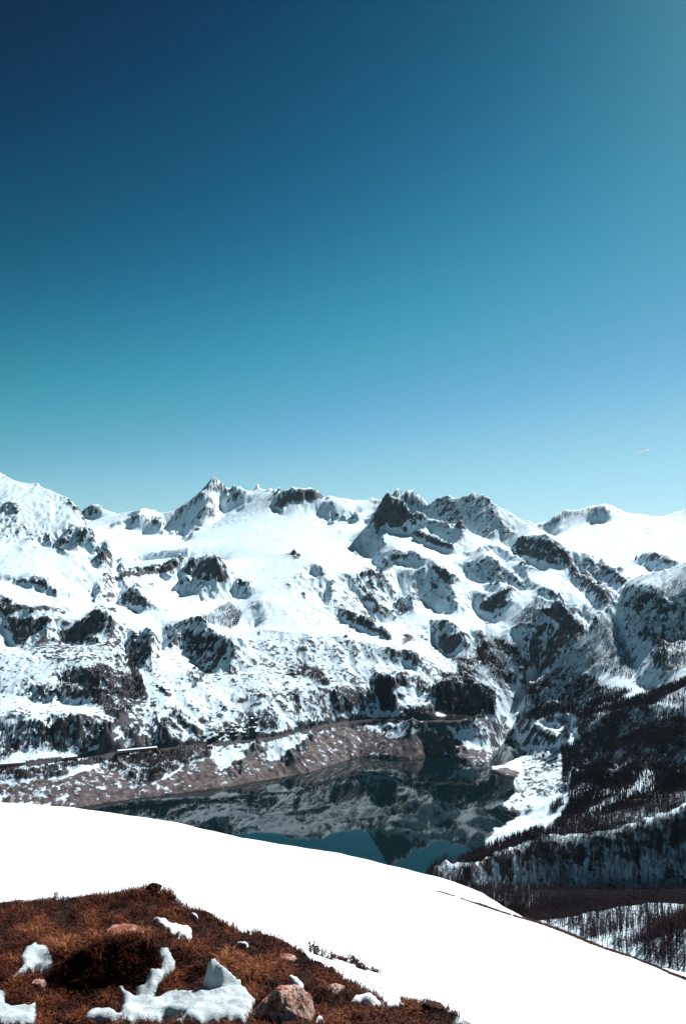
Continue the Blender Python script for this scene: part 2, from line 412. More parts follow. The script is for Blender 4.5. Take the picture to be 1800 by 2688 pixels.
line(c1, [(860, 570, 4800), (1100, 540, 4700), (1300, 480, 5000), (1500, 420, 5200)])
line(c2, [(100, 480, 4900), (300, 450, 5000), (500, 420, 5200), (650, 400, 5300), (760, 330, 5700)])
line(c2, [(310, 310, 5700), (420, 275, 5750), (520, 270, 5750), (740, 380, 5400)])
line(c1, [(800, 620, 4200), (1000, 592, 4150), (1150, 588, 4020), (1270, 588, 3950)], .12)
line(c1, [(1340, 690, 3720), (1440, 730, 3600), (1480, 830, 3400)])
line(c1, [(700, 745, 3500), (850, 790, 3450), (1030, 790, 3500), (1150, 815, 3450), (1300, 790, 3500)])
line(c1, [(900, 900, 3150), (1100, 950, 3100), (1300, 1000, 3080), (1500, 1000, 3150)])
line(c2, [(100, 600, 4200), (400, 560, 4050), (600, 560, 4200), (740, 556, 4500)])
line(c2, [(100, 700, 3700), (400, 700, 3650), (600, 720, 3650), (850, 680, 3850)])
line(c2, [(200, 850, 3300), (600, 880, 3350), (640, 930, 3300), (950, 1060, 3150)])
line(c2, [(200, 1020, 3000), (600, 1050, 3000), (900, 1120, 2950), (1100, 1160, 2900)])
line(c5, [(0, 250, 2700), (300, 200, 2800), (600, 200, 2830), (900, 200, 2880), (1150, 230, 2880)])
line(c5, [(200, 400, 2530), (500, 380, 2620), (800, 380, 2700), (1100, 400, 2730)])
line(c5, [(1210, 335, 2720), (1300, 285, 2760), (1420, 300, 2780), (1540, 370, 2750)], .35, bk=.03)
# pyramid
line(c2, [(850, 335, 4830), (880, 290, 4840), (905, 252, 4850), (935, 212, 4840), (962, 244, 4830), (1010, 266, 4800), (1040, 300, 4760), (1090, 375, 4680)], .85, w=1.5, bk=.035)
line(c2, [(935, 217, 4840), (925, 300, 4780), (905, 400, 4705), (880, 500, 4560)], w=1.0)
line(c2, [(850, 335, 4830), (800, 440, 4740), (745, 552, 4560)])
line(c2, [(930, 425, 4670), (1000, 440, 4660), (1110, 432, 4650), (1250, 520, 4400), (1400, 590, 4200)])
line(c2, [(870, 590, 4350), (980, 570, 4200), (1180, 600, 4020), (1300, 700, 3800), (1380, 900, 3450)])
line(c2, [(1115, 370, 5450), (1180, 425, 5150), (1280, 458, 4900), (1390, 440, 4800)])
# ridges falling right into the gorge
line(c3, [(170, 490, 4150), (260, 560, 4000), (350, 660, 3850), (480, 760, 3650), (560, 765, 3550), (700, 860, 3350), (850, 960, 3330), (930, 1000, 3240)])
line(c3, [(300, 450, 4520), (420, 560, 4250), (560, 640, 3950), (700, 740, 3650), (850, 850, 3450), (960, 940, 3290)])
line(c3, [(0, 158, 5290), (60, 138, 5200), (120, 125, 5120), (160, 135, 5060), (215, 165, 4970), (270, 200, 4900), (310, 225, 4850), (420, 295, 4750), (600, 385, 4550), (680, 430, 4420), (760, 480, 4300), (850, 520, 4150), (940, 560, 4000), (1060, 640, 3800), (1180, 715, 3600)], .6)
line(c3, [(1120, 800, 3500), (1060, 880, 3380), (960, 960, 3270), (900, 1030, 3215)])
line(c3, [(560, 835, 3400), (640, 865, 3330), (700, 870, 3275), (790, 970, 3170), (880, 1055, 3090)], .5, bk=.02)
line(c3, [(720, 885, 3430), (800, 960, 3310), (880, 1040, 3200)])
line(c3, [(480, 1180, 3160), (500, 1290, 3130), (560, 1375, 3140)])
line(c3, [(200, 1010, 3320), (150, 1080, 3200), (120, 1250, 3080)])
line(c3, [(330, 1130, 3210), (420, 1200, 3150), (460, 1340, 3080)])
# gorge floor
line(c6, [(560, 200, 3150), (490, 240, 3100), (450, 340, 3010), (370, 430, 2930), (300, 520, 2860), (325, 610, 2740)], w=1.3)
# far mountains at the right
line(c3, [(480, 312, 9400), (540, 325, 9400), (600, 310, 9400), (640, 300, 9200), (700, 270, 9100), (745, 235, 9000), (800, 240, 9000), (830, 238, 9000), (900, 215, 9000), (1010, 198, 8900), (1080, 220, 8900), (1160, 260, 8800), (1250, 270, 8800), (1330, 285, 8700), (1420, 290, 8700), (1500, 260, 8700), (1568, 240, 8700), (1700, 250, 8600)], .5)
line(c3, [(700, 430, 7300), (900, 480, 7000), (1100, 420, 7400), (1400, 440, 7200), (1600, 430, 7200)])
line(c3, [(1000, 590, 6200), (1120, 660, 5800), (1240, 600, 6000), (1400, 600, 5600)])
line(c3, [(1245, 595, 5700), (1290, 530, 5600), (1380, 515, 5500), (1568, 530, 5300), (1700, 520, 5200)], .25)
# right mountain
line(c3, [(1750, 540, 2900), (1568, 600, 3000), (1450, 640, 3000), (1350, 665, 3040), (1280, 680, 3070), (1200, 715, 3090), (1150, 770, 3080), (1090, 870, 3030), (960, 965, 2970), (900, 1050, 2940), (760, 1150, 2905), (640, 1290, 2890)], .55, bk=.03)
line(c6, [(560, 215, 2930), (490, 255, 2900), (470, 335, 2850), (455, 425, 2800)], .3, bk=.02)
line(c6, [(1750, 100, 2250), (1568, 195, 2330), (1350, 300, 2400), (1000, 340, 2500)])
line(c3, [(1400, 1000, 2760), (1568, 1000, 2700), (1700, 1000, 2600)]); line(c3, [(1215, 1410, 2540), (1300, 1390, 2500), (1400, 1330, 2460)])
line(c6, [(1750, 480, 2000), (1568, 500, 2050), (1200, 480, 2150), (900, 450, 2380), (600, 420, 2690)])
line(c6, [(1750, 800, 1660), (1568, 850, 1700), (1200, 850, 1780), (900, 850, 1850), (790, 850, 1890)])
line(c6, [(1750, 950, 1480), (1568, 1000, 1500), (1200, 1100, 1500), (850, 1200, 1480), (640, 1270, 1430)])
level(c6, [(550, 525, 80), (650, 600, 79), (760, 665, 77)]); level(c6, [(600, 515, 80), (750, 535, 80), (800, 590, 78)])
level(c6, [(545, 500, 86), (640, 470, 101), (780, 460, 105), (880, 500, 112)])
level(c6, [(480, 690, 15), (600, 690, 40), (720, 700, 55)]); level(c6, [(470, 850, 10), (620, 850, 24), (730, 850, 42)])
level(c6, [(450, 1000, 8), (600, 1000, 22), (740, 1000, 40)]); level(c6, [(440, 1200, 10), (560, 1180, 25), (690, 1140, 42)]); level(c6, [(260, 1310, 10), (440, 1290, 26), (600, 1240, 40)])
# near spurs at the right
line(c6, [(-160, 1520, 1130), (0, 1503, 1150), (100, 1508, 1150), (170, 1480, 1170), (320, 1415, 1190), (450, 1370, 1220), (560, 1325, 1240), (640, 1300, 1250), (800, 1308, 1250), (950, 1300, 1250), (1080, 1275, 1260), (1180, 1225, 1270), (1280, 1185, 1280), (1400, 1155, 1290), (1480, 1125, 1300), (1540, 1080, 1310), (1700, 1010, 1320)], .5, bk=.06, w=1.5)
line(cA, [(150, 250, 1118), (300, 310, 1122), (600, 320, 1166), (900, 320, 1196), (1250, 330, 1212), (1568, 330, 1218), (1800, 300, 1225)], w=1.2)
line(cA, [(640, 492, 790), (750, 487, 790), (900, 465, 800), (1050, 430, 810), (1200, 405, 815), (1350, 387, 820), (1480, 387, 820), (1568, 392, 820), (1800, 400, 820)], .5, bk=.08, w=1.5)
line(cA, [(950, 590, 735), (1100, 560, 740), (1300, 510, 740), (1568, 500, 740)])
line(cA, [(1000, 612, 690), (1060, 600, 695), (1130, 580, 695), (1220, 560, 690), (1300, 530, 700)], .3, bk=.04, w=1.2)
line(cA, [(1180, 668, 640), (1260, 645, 640), (1340, 625, 640), (1450, 580, 650), (1568, 540, 650), (1750, 500, 650)], .35, bk=.05, w=1.2)
for uu in np.linspace(-.8, .8, 60):
    for Y, z in ((310, 300), (400, 262), (500, 228)): put((uu * Y, Y, z), .6)
    if uu < .05:
        put((uu * 900, 900, 110), .6); put((uu * 1150, 1150, 45), .6)
    put((uu * 11500, 11500, 700), .5)

G = Grid(-.82, .82, 380, 300, 12000, 440)
lake_in = in_poly(G.X, G.Y, lake_poly)
er = lake_in.copy()
for _ in range(2): er = er & np.roll(er, 1, 0) & np.roll(er, -1, 0) & np.roll(er, 1, 1) & np.roll(er, -1, 1)
for j, i in zip(*np.nonzero(er)): put((G.X[j, i], G.Y[j, i], -14.0), .5)

# slopes the photograph shows turned from the sun: there the ground climbs steeply towards it
SHADE = [
 (c1, 1, [(1150, 240), (1200, 205), (1215, 250), (1150, 330), (1080, 390), (1010, 440), (950, 435), (1000, 390), (1060, 320), (1110, 270)]),
 (c1, 1, [(1265, 165), (1310, 180), (1360, 190), (1400, 190), (1430, 250), (1420, 300), (1330, 330), (1305, 310), (1310, 270), (1280, 230)]),
 (c1, 1, [(1215, 270), (1190, 370), (1100, 470), (1055, 485), (1095, 400), (1060, 390), (1130, 330)]),
 (c1, .8, [(640, 430), (690, 380), (760, 350), (800, 320), (830, 370), (760, 390), (690, 410)]), (c1, .9, [(840, 420), (880, 370), (920, 345), (965, 350), (930, 390), (880, 430)]),
 (c1, .8, [(485, 318), (520, 300), (560, 300), (600, 340), (540, 360)]),
 (c1, 1, [(1040, 640), (1120, 610), (1200, 592), (1270, 602), (1300, 650), (1340, 700), (1290, 770), (1180, 808), (1120, 790), (1030, 785), (1070, 700)]),
 (c1, 1, [(630, 722), (700, 690), (830, 660), (960, 620), (1040, 605), (1060, 640), (960, 680), (830, 700), (700, 720)]),
 (c1, 1, [(1300, 800), (1380, 720), (1440, 740), (1470, 830), (1400, 820), (1320, 820)]),
 (c1, 1, [(40, 960), (150, 950), (285, 935), (255, 1000), (170, 1060), (140, 1110), (85, 1110), (80, 1050)]),
 (c1, 1, [(10, 940), (40, 960), (80, 1050), (80, 1110), (20, 1090), (15, 1000)]),
 (c1, 1, [(340, 1030), (420, 1000), (540, 905), (580, 890), (630, 940), (610, 1010), (540, 1060), (400, 1100), (370, 1090)]),
 (c1, 1, [(690, 850), (740, 790), (800, 780), (850, 830), (885, 875), (800, 872), (720, 870)]),
 (c1, .9, [(740, 1100), (820, 1070), (870, 1010), (895, 1060), (890, 1150), (850, 1232), (760, 1220), (760, 1150)]),
 (c1, 1, [(960, 1050), (1080, 1010), (1150, 1000), (1250, 1040), (1350, 1080), (1330, 1150), (1260, 1210), (1200, 1232), (1120, 1190), (1050, 1120)]),
 (c1, .6, [(220, 480), (330, 500), (400, 470), (510, 420), (520, 500), (450, 530), (370, 560), (290, 530)]), (c1, .6, [(530, 570), (600, 520), (660, 570), (640, 600), (560, 600)]),
 (c1, .6, [(30, 715), (160, 720), (260, 740), (340, 810), (280, 810), (220, 770), (120, 745)]),
 (c1, .5, [(0, 280), (60, 270), (130, 300), (90, 350), (0, 330)]),
 (c2, 1, [(250, 285), (310, 215), (370, 195), (430, 188), (500, 190), (550, 235), (480, 260), (410, 268), (310, 305)]),
 (c2, .9, [(520, 340), (560, 260), (600, 250), (590, 300)]), (c2, .9, [(570, 362), (600, 320), (660, 335), (745, 340), (715, 375), (640, 365)]),
 (c2, 1, [(905, 255), (935, 219), (960, 240), (1010, 260), (1040, 300), (1080, 350), (1050, 370), (1010, 410), (960, 415), (930, 390), (870, 450), (900, 490), (870, 580), (800, 576), (742, 552), (790, 470), (830, 400), (850, 330)]),
 (c2, .8, [(975, 235), (985, 197), (1020, 215), (1060, 205), (1130, 240), (1180, 275), (1190, 330), (1150, 370), (1110, 378), (1080, 345), (1040, 290), (1010, 255)]),
 (c2, 1, [(1197, 290), (1230, 252), (1285, 235), (1340, 290), (1400, 350), (1410, 380), (1390, 430), (1330, 458), (1240, 453), (1180, 425), (1190, 370)]),
 (c2, .6, [(1385, 245), (1430, 228), (1500, 240), (1560, 285), (1568, 480), (1480, 480), (1400, 440), (1410, 380), (1390, 310)]),
 (c2, 1, [(1060, 430), (1110, 430), (1200, 480), (1310, 520), (1330, 560), (1290, 575), (1180, 530), (1090, 475)]),
 (c2, 1, [(870, 592), (940, 572), (1080, 562), (1180, 602), (1200, 650), (1130, 660), (1050, 630), (980, 650), (930, 685), (890, 650)]),
 (c2, 1, [(1180, 630), (1250, 650), (1320, 700), (1330, 740), (1250, 720), (1210, 680)]),
 (c2, 1, [(1110, 680), (1200, 650), (1260, 720), (1340, 860), (1300, 900), (1240, 915), (1160, 870), (1110, 820), (1100, 750)]),
 (c2, .5, [(960, 700), (1100, 670), (1090, 800), (1080, 900), (1020, 800)]),
 (c2, .7, [(480, 640), (520, 640), (620, 760), (600, 880), (560, 780), (500, 720)]),
 (c2, .8, [(640, 930), (690, 930), (820, 980), (950, 1060), (930, 1080), (860, 1030), (760, 985), (670, 960)]),
 (c2, .6, [(700, 720), (800, 675), (920, 692), (900, 720), (800, 710), (720, 745)]), (c2, .6, [(750, 830), (820, 810), (900, 870), (1040, 860), (1070, 910), (960, 900), (860, 880)]),
 (c2, 1, [(1190, 1040), (1250, 1030), (1320, 1020), (1375, 1070), (1350, 1120), (1300, 1168), (1240, 1160), (1205, 1110)]),
 (c3, 1, [(130, 870), (200, 850), (290, 795), (355, 775), (330, 890), (270, 985), (170, 1006), (140, 950)]),
 (c3, 1, [(380, 480), (440, 410), (560, 430), (680, 470), (770, 530), (780, 590), (700, 640), (580, 630), (460, 590), (400, 540)]),
 (c3, .7, [(770, 600), (900, 640), (1000, 720), (1100, 790), (1170, 720), (1080, 660), (1000, 610), (880, 555), (800, 560)]),
 (c3, .7, [(770, 660), (850, 680), (950, 760), (1060, 850), (1080, 880), (980, 920), (900, 830), (830, 770)]),
 (c3, .7, [(60, 600), (200, 560), (330, 640), (480, 760), (450, 780), (330, 700), (250, 770), (140, 700), (90, 690)]),
 (c3, .5, [(260, 500), (360, 540), (470, 660), (540, 760), (490, 770), (380, 650), (300, 570)]),
 (c3, .9, [(560, 775), (700, 860), (800, 910), (950, 985), (880, 1010), (800, 960), (720, 870), (640, 820)]),
 (c3, 1, [(600, 930), (680, 872), (720, 885), (790, 975), (880, 1058), (760, 1150), (640, 1290), (570, 1370), (490, 1360), (440, 1220), (380, 1080), (490, 1060), (540, 1000)]),
 (c3, 1, [(1090, 870), (1150, 790), (1280, 775), (1390, 800), (1480, 850), (1568, 790), (1700, 800), (1700, 1050), (1568, 1090), (1480, 1100), (1400, 1170), (1420, 1280), (1360, 1380), (1290, 1418), (1220, 1418), (1210, 1290), (1170, 1180), (1140, 1060), (1080, 990)]),
 (c3, .8, [(1250, 595), (1290, 535), (1400, 560), (1530, 600), (1420, 640), (1310, 640)]),
 (c3, .8, [(745, 238), (820, 240), (760, 290), (680, 310)]), (c3, 1, [(880, 310), (900, 260), (1000, 225), (1025, 250), (1020, 280), (920, 320)]), (c3, .7, [(600, 340), (700, 300), (760, 290), (700, 350), (620, 365)]),
 (c3, .9, [(1460, 1450), (1568, 1400), (1568, 1568), (1400, 1568)]) if False else (c3, .0, [(0, 0), (1, 0), (0, 1)]),
 (cA, 1, [(60, 205), (200, 178), (330, 160), (500, 80), (700, -6), (800, -20), (1000, -12), (1300, -60), (1568, -180), (1800, -220), (1800, 250), (1568, 250), (1200, 270), (800, 280), (500, 270), (300, 285), (150, 245)]),
 (c6, .5, [(1050, 470), (1568, 400), (1568, 850), (1200, 830), (950, 900), (900, 700)]),
 (c6, .8, [(560, 500), (640, 475), (780, 465), (870, 520), (840, 640), (800, 580), (760, 545), (600, 512)]),
 (c6, .8, [(420, 640), (500, 540), (560, 545), (700, 640), (660, 690), (480, 720)]),
 (c5, .9, [(850, 340), (880, 290), (960, 290), (980, 380), (960, 500), (890, 480)]),
 (c5, .9, [(1215, 340), (1290, 310), (1420, 320), (1540, 400), (1540, 500), (1300, 520), (1220, 470)]),
 (c5, .9, [(1290, 580), (1400, 565), (1500, 600), (1470, 660), (1370, 640)]),
 (c4, .7, [(340, 300), (480, 240), (600, 300), (560, 330), (420, 320)]), (c4, .7, [(330, 370), (560, 350), (600, 400), (480, 430), (340, 430)]),
 (c4, .8, [(180, 400), (280, 340), (290, 420), (240, 440)]), (c4, .5, [(300, 560), (400, 530), (640, 560), (600, 640), (480, 720), (380, 740), (330, 680)]),
 (c4, .3, [(0, 560), (200, 540), (290, 600), (200, 690), (60, 760), (0, 760)]),
]
SHADE_M = raster(SHADE, 1)

def visible(g, Z):
    T = (Z - CAMZ) / g.Y
    cm = np.maximum.accumulate(T, axis=0)
    prev = np.vstack([np.full((1, g.nu), -9.), cm[:-1]])
    return T >= prev - .0008
Gc = Grid(-.82, .82, 96, 300, 12000, 110)
wts = [8 * q for q in wts]
Z = resample(Gc, Gc.solve(pts, wts, iters=300), G.u, G.v)
Z = G.solve(pts, wts, z0=Z, iters=250, wm=.04, wp=.006)
import os
if os.environ.get('NOSHADE'): SHADE_M *= 0
WN = fbm(G.X, G.Y, 150, 3, 40)
WX = 22 * fbm(G.X, G.Y, 170, 4, 45, .6); WY = 22 * fbm(G.X, G.Y, 170, 4, 46, .6)
for k in range(3):
    px, py = screen(G.X, G.Y, Z)
    m = np.clip(sample(SHADE_M, px + WX, py + WY) * visible(G, Z) * (1 + .9 * WN), 0, 1.1)
    gs = .6 + .58 * np.clip(m, 0, 1)
    Z = G.solve(pts, wts, z0=Z, shade=((m > .2) * (.35 + m), gs), iters=150, wm=.04, wp=.005, ws=.30)

if os.environ.get('DBG'):
    L = np.zeros_like(Z); L[1:-1, 1:-1] = (4 * Z[1:-1, 1:-1] - Z[2:, 1:-1] - Z[:-2, 1:-1] - Z[1:-1, 2:] - Z[1:-1, :-2]) / G.Y[1:-1, 1:-1]
    for q in np.argsort(-np.abs(L).ravel())[:60]:
        j, i = divmod(q, G.nu); print('LAP', round(float(L[j, i]), 3), 'Y', int(G.Y[j, i]), 'z', int(Z[j, i]), [int(v) for v in screen(G.X[j, i], G.Y[j, i], Z[j, i])])
# ------------------------------------------------------------------ final sheet
uf = np.concatenate([np.linspace(-.8, -.475, 50)[:-1], np.linspace(-.475, .475, 800), np.linspace(.475, .8, 50)[1:]])
vf = np.concatenate([np.linspace(math.log(310), math.log(600), 20)[:-1], np.linspace(math.log(600), math.log(1700), 150)[:-1], np.linspace(math.log(1700), math.log(5600), 600)[:-1], np.linspace(math.log(5600), math.log(11500), 120)])
H = resample(G, Z, uf, vf)
UF, VF = np.meshgrid(uf, vf); YF = np.exp(VF); XF = UF * YF
def grad(Hh):
    zv, zu = np.gradient(Hh, vf, uf); return zu / YF, (zv - UF * zu) / YF
lakeF = in_poly(XF, YF, lake_poly)
px, py = screen(XF, YF, H)

ROCK = [
 (c1, .8, [(1120, 610), (1200, 592), (1270, 602), (1300, 650), (1340, 700), (1290, 740), (1180, 720), (1100, 700), (1060, 660)]), (c1, .35, [(1040, 700), (1290, 760), (1180, 808), (1030, 785)]),
 (c1, .85, [(630, 722), (700, 690), (830, 660), (960, 620), (1040, 605), (1060, 640), (960, 680), (830, 700), (700, 720)]),
 (c1, .7, [(940, 720), (980, 690), (1040, 685), (1000, 720)]), (c1, .7, [(850, 770), (900, 730), (920, 775)]), (c1, .5, [(760, 630), (800, 605), (850, 600), (800, 620)]),
 (c1, 1, [(40, 960), (150, 950), (285, 935), (255, 1000), (170, 1060), (140, 1110), (85, 1110), (80, 1050)]),
 (c1, .9, [(0, 835), (60, 835), (75, 870), (100, 870), (160, 852), (170, 880), (100, 910), (30, 930), (0, 890)]), (c1, .75, [(150, 880), (260, 870), (340, 880), (430, 900), (380, 920), (250, 905), (150, 900)]),
 (c1, 1, [(340, 1030), (420, 1000), (540, 905), (580, 890), (630, 940), (610, 1010), (540, 1050), (470, 1075), (370, 1085)]), (c1, .7, [(540, 880), (600, 870), (690, 890), (680, 910), (620, 900)]),
 (c1, .95, [(690, 850), (740, 790), (800, 780), (850, 830), (885, 875), (800, 872), (720, 870)]), (c1, .6, [(590, 800), (680, 790), (740, 800), (690, 830), (640, 860)]),
 (c1, .75, [(740, 1100), (820, 1070), (870, 1010), (895, 1060), (890, 1150), (850, 1232), (720, 1232), (770, 1150)]),
 (c1, .48, [(960, 1050), (1080, 1010), (1150, 1010), (1250, 1050), (1350, 1080), (1330, 1150), (1260, 1210), (1200, 1232), (1120, 1190), (1050, 1120)]),
 (c1, .62, [(220, 480), (330, 490), (400, 450), (400, 390), (430, 430), (510, 420), (520, 500), (450, 530), (370, 560), (290, 530)]), (c1, .65, [(530, 570), (600, 520), (660, 570), (640, 600), (560, 600)]),
 (c1, .6, [(370, 255), (410, 250), (470, 320), (440, 320)]), (c1, .5, [(0, 270), (100, 260), (140, 300), (100, 340), (0, 330)]), (c1, .5, [(0, 430), (60, 460), (200, 480), (180, 500), (60, 480), (0, 470)]),
 (c1, .42, [(0, 340), (100, 350), (230, 420), (330, 480), (200, 490), (0, 440)]), (c1, .5, [(290, 295), (380, 290), (330, 305)]), (c1, .5, [(160, 420), (220, 430), (180, 445)]),
 (c1, .7, [(25, 712), (160, 715), (170, 745), (60, 735)]), (c1, .7, [(170, 730), (260, 730), (340, 800), (340, 820), (270, 800), (230, 770)]), (c1, .6, [(140, 680), (200, 690), (160, 695)]), (c1, .6, [(110, 535), (150, 545), (130, 555)]),
 (c1, .5, [(1150, 240), (1200, 205), (1210, 240), (1100, 340), (1060, 340)]), (c1, .4, [(1240, 130), (1310, 180), (1290, 200), (1240, 150)]), (c1, .5, [(1300, 260), (1360, 220), (1420, 200), (1430, 240), (1340, 280)]),
 (c1, .55, [(740, 370), (790, 320), (840, 350), (820, 375)]), (c1, .6, [(870, 390), (920, 345), (965, 350), (910, 400)]), (c1, .5, [(485, 318), (580, 294), (600, 320), (540, 345)]),
 (c1, .5, [(1200, 410), (1300, 375), (1440, 355), (1460, 375), (1320, 395), (1250, 430)]), (c1, .4, [(1440, 500), (1500, 440), (1568, 430), (1500, 460)]),
 (c1, .45, [(1370, 780), (1440, 730), (1470, 800), (1440, 820)]), (c1, .55, [(370, 730), (440, 720), (440, 750), (380, 740)]),
 (c2, .95, [(245, 285), (290, 235), (370, 192), (430, 187), (500, 187), (540, 215), (560, 240), (480, 255), (410, 262), (310, 300)]), (c2, -1, [(300, 230), (370, 190), (400, 200), (330, 230)]),
 (c2, .5, [(500, 290), (560, 260), (590, 250), (570, 290)]), (c2, .6, [(580, 355), (600, 320), (660, 335), (640, 365)]), (c2, .7, [(665, 350), (730, 335), (745, 355), (710, 375)]), (c2, .6, [(640, 240), (690, 262), (680, 275), (640, 255)]),
 (c2, 1.1, [(885, 295), (912, 252), (935, 217), (960, 238), (1010, 258), (1040, 300), (1085, 355), (1050, 370), (1010, 410), (960, 415), (930, 385), (890, 410), (860, 420), (845, 370)]), (c2, .9, [(1010, 405), (1060, 395), (1050, 435), (1015, 440)]), (c2, .55, [(840, 380), (900, 340), (900, 430), (860, 460)]),
 (c2, .30, [(1010, 238), (985, 195), (1020, 215), (1060, 205), (1130, 240), (1190, 275), (1170, 320), (1110, 340), (1080, 345), (1040, 290)]), (c2, .35, [(1080, 340), (1180, 300), (1170, 370), (1110, 378)]), (c2, .8, [(835, 265), (855, 247), (880, 255), (850, 270)]),
 (c2, .50, [(1200, 290), (1225, 252), (1290, 240), (1350, 295), (1400, 350), (1410, 380), (1390, 430), (1280, 405), (1230, 350)]),
 (c2, .45, [(1385, 245), (1430, 228), (1500, 240), (1568, 280), (1568, 470), (1480, 480), (1400, 440), (1410, 380), (1390, 310)]),
 (c2, .9, [(1060, 430), (1110, 430), (1200, 475), (1310, 515), (1330, 545), (1240, 530), (1150, 485), (1080, 455)]), (c2, .6, [(1340, 535), (1400, 560), (1440, 585), (1380, 570)]),
 (c2, .75, [(945, 605), (960, 580), (1020, 580), (1080, 560), (1090, 580), (1010, 600), (960, 615)]), (c2, .6, [(880, 600), (940, 610), (970, 640), (930, 660)]),
 (c2, .9, [(1180, 620), (1250, 650), (1320, 700), (1330, 745), (1250, 722), (1210, 680)]), (c2, .5, [(1150, 720), (1220, 700), (1300, 820), (1340, 870), (1260, 840), (1200, 780)]),
 (c2, .42, [(700, 720), (800, 670), (920, 690), (960, 760), (1040, 850), (1070, 910), (960, 930), (830, 990), (720, 950), (640, 930), (610, 880), (640, 800)]),
 (c2, .75, [(640, 930), (690, 930), (820, 980), (950, 1060), (930, 1080), (860, 1030), (760, 985), (670, 960)]), (c2, .7, [(720, 710), (800, 672), (920, 690), (900, 705), (800, 700)]), (c2, .7, [(970, 870), (1000, 850), (1060, 890), (1070, 915), (1000, 900)]), (c2, .65, [(780, 910), (830, 915), (820, 935)]), (c2, .65, [(750, 835), (800, 825), (840, 870)]),
 (c2, .7, [(1005, 1100), (1040, 1040), (1090, 1050), (1070, 1090), (1020, 1115)]), (c2, .7, [(850, 1010), (900, 1010), (950, 1060), (940, 1080)]), (c2, .65, [(1040, 1000), (1085, 990), (1085, 1025)]),
 (c2, .9, [(350, 570), (390, 550), (430, 580), (400, 600)]), (c2, .8, [(380, 690), (430, 680), (440, 710)]), (c2, .8, [(325, 760), (350, 730), (380, 770)]), (c2, .8, [(425, 820), (445, 780), (460, 830)]), (c2, .8, [(235, 810), (270, 830), (260, 840)]), (c2, .8, [(130, 880), (165, 870), (170, 900)]), (c2, .8, [(380, 740), (410, 760), (400, 775)]), (c2, .6, [(0, 650), (30, 660), (20, 690)]), (c2, .6, [(35, 760), (60, 720), (100, 720), (90, 750)]),
 (c2, .5, [(500, 900), (540, 940), (500, 910)]), (c2, .75, [(670, 1050), (700, 1050), (700, 1060)]), (c2, .5, [(600, 700), (640, 730), (600, 770)]), (c2, .5, [(630, 450), (660, 425), (700, 460), (660, 480)]), (c2, .4, [(270, 490), (310, 460), (360, 500), (300, 510)]), (c2, .5, [(440, 380), (480, 370), (500, 400)]),
 (c2, .9, [(1225, 1080), (1260, 1030), (1320, 1030), (1375, 1065), (1350, 1110), (1300, 1165), (1240, 1130)]),
 (c3, .95, [(140, 890), (200, 850), (290, 795), (355, 775), (330, 890), (230, 945), (180, 925)]), (c3, .7, [(270, 960), (300, 930), (310, 960)]),
 (c3, .8, [(380, 480), (440, 410), (560, 430), (680, 470), (770, 530), (780, 590), (700, 620), (620, 590), (540, 560), (450, 550), (400, 530)]),
 (c3, .52, [(770, 560), (880, 545), (1000, 605), (1120, 680), (1170, 720), (1100, 790), (1080, 880), (980, 920), (900, 830), (830, 770), (760, 660), (700, 620)]),
 (c3, .45, [(60, 600), (200, 560), (330, 640), (480, 760), (450, 780), (330, 700), (250, 770), (140, 700), (90, 690)]), (c3, .5, [(170, 480), (230, 460), (260, 500), (200, 520)]), (c3, .5, [(300, 300), (380, 350), (420, 400), (300, 410), (250, 350)]), (c3, .6, [(320, 690), (400, 690), (480, 770), (430, 770)]), (c3, .6, [(680, 740), (730, 715), (750, 730), (700, 745)]),
 (c3, .6, [(640, 810), (720, 850), (800, 910), (900, 960), (960, 970), (930, 1000), (820, 940), (720, 870)]),
 (c3, 1, [(600, 930), (680, 872), (720, 885), (790, 970), (880, 1056), (760, 1150), (700, 1090), (690, 1000), (640, 970)]), (c3, .72, [(540, 1040), (640, 990), (700, 1080), (760, 1150), (640, 1290), (570, 1370), (510, 1290), (490, 1160)]), (c3, .35, [(370, 1050), (450, 900), (600, 900), (620, 1000), (500, 1060)]),
 (c3, .62, [(1100, 880), (1290, 780), (1400, 810), (1520, 930), (1480, 1050), (1400, 1180), (1340, 1180), (1220, 1100), (1280, 1000), (1180, 900)]), (c3, .45, [(1480, 850), (1568, 780), (1700, 800), (1700, 1100), (1500, 1150), (1420, 1200), (1500, 1000)]), (c3, .6, [(1320, 1220), (1400, 1180), (1568, 1100), (1568, 1250), (1450, 1350), (1380, 1400)]),
 (c3, .5, [(1250, 600), (1290, 535), (1380, 520), (1540, 590), (1420, 600), (1330, 590)]), (c3, .35, [(880, 300), (1010, 210), (1020, 250), (930, 310)]), (c3, .4, [(1270, 380), (1310, 350), (1360, 390), (1300, 400)]), (c3, .4, [(1140, 260), (1200, 300), (1180, 320)]), (c3, .35, [(680, 310), (750, 240), (820, 245), (760, 290)]), (c3, .4, [(550, 330), (640, 305), (600, 350), (560, 350)]),
 (c4, .42, [(130, 90), (350, 30), (500, 60), (740, 60), (760, 180), (500, 200), (300, 200), (120, 120)]), (c4, .55, [(100, 110), (260, 40), (330, 60), (200, 110)]),
 (c4, .62, [(350, 290), (370, 250), (480, 240), (600, 210), (740, 260), (830, 320), (860, 400), (840, 440), (760, 470), (700, 530), (620, 500), (600, 450), (480, 430), (340, 430), (320, 370), (500, 360), (480, 330), (360, 310)]),
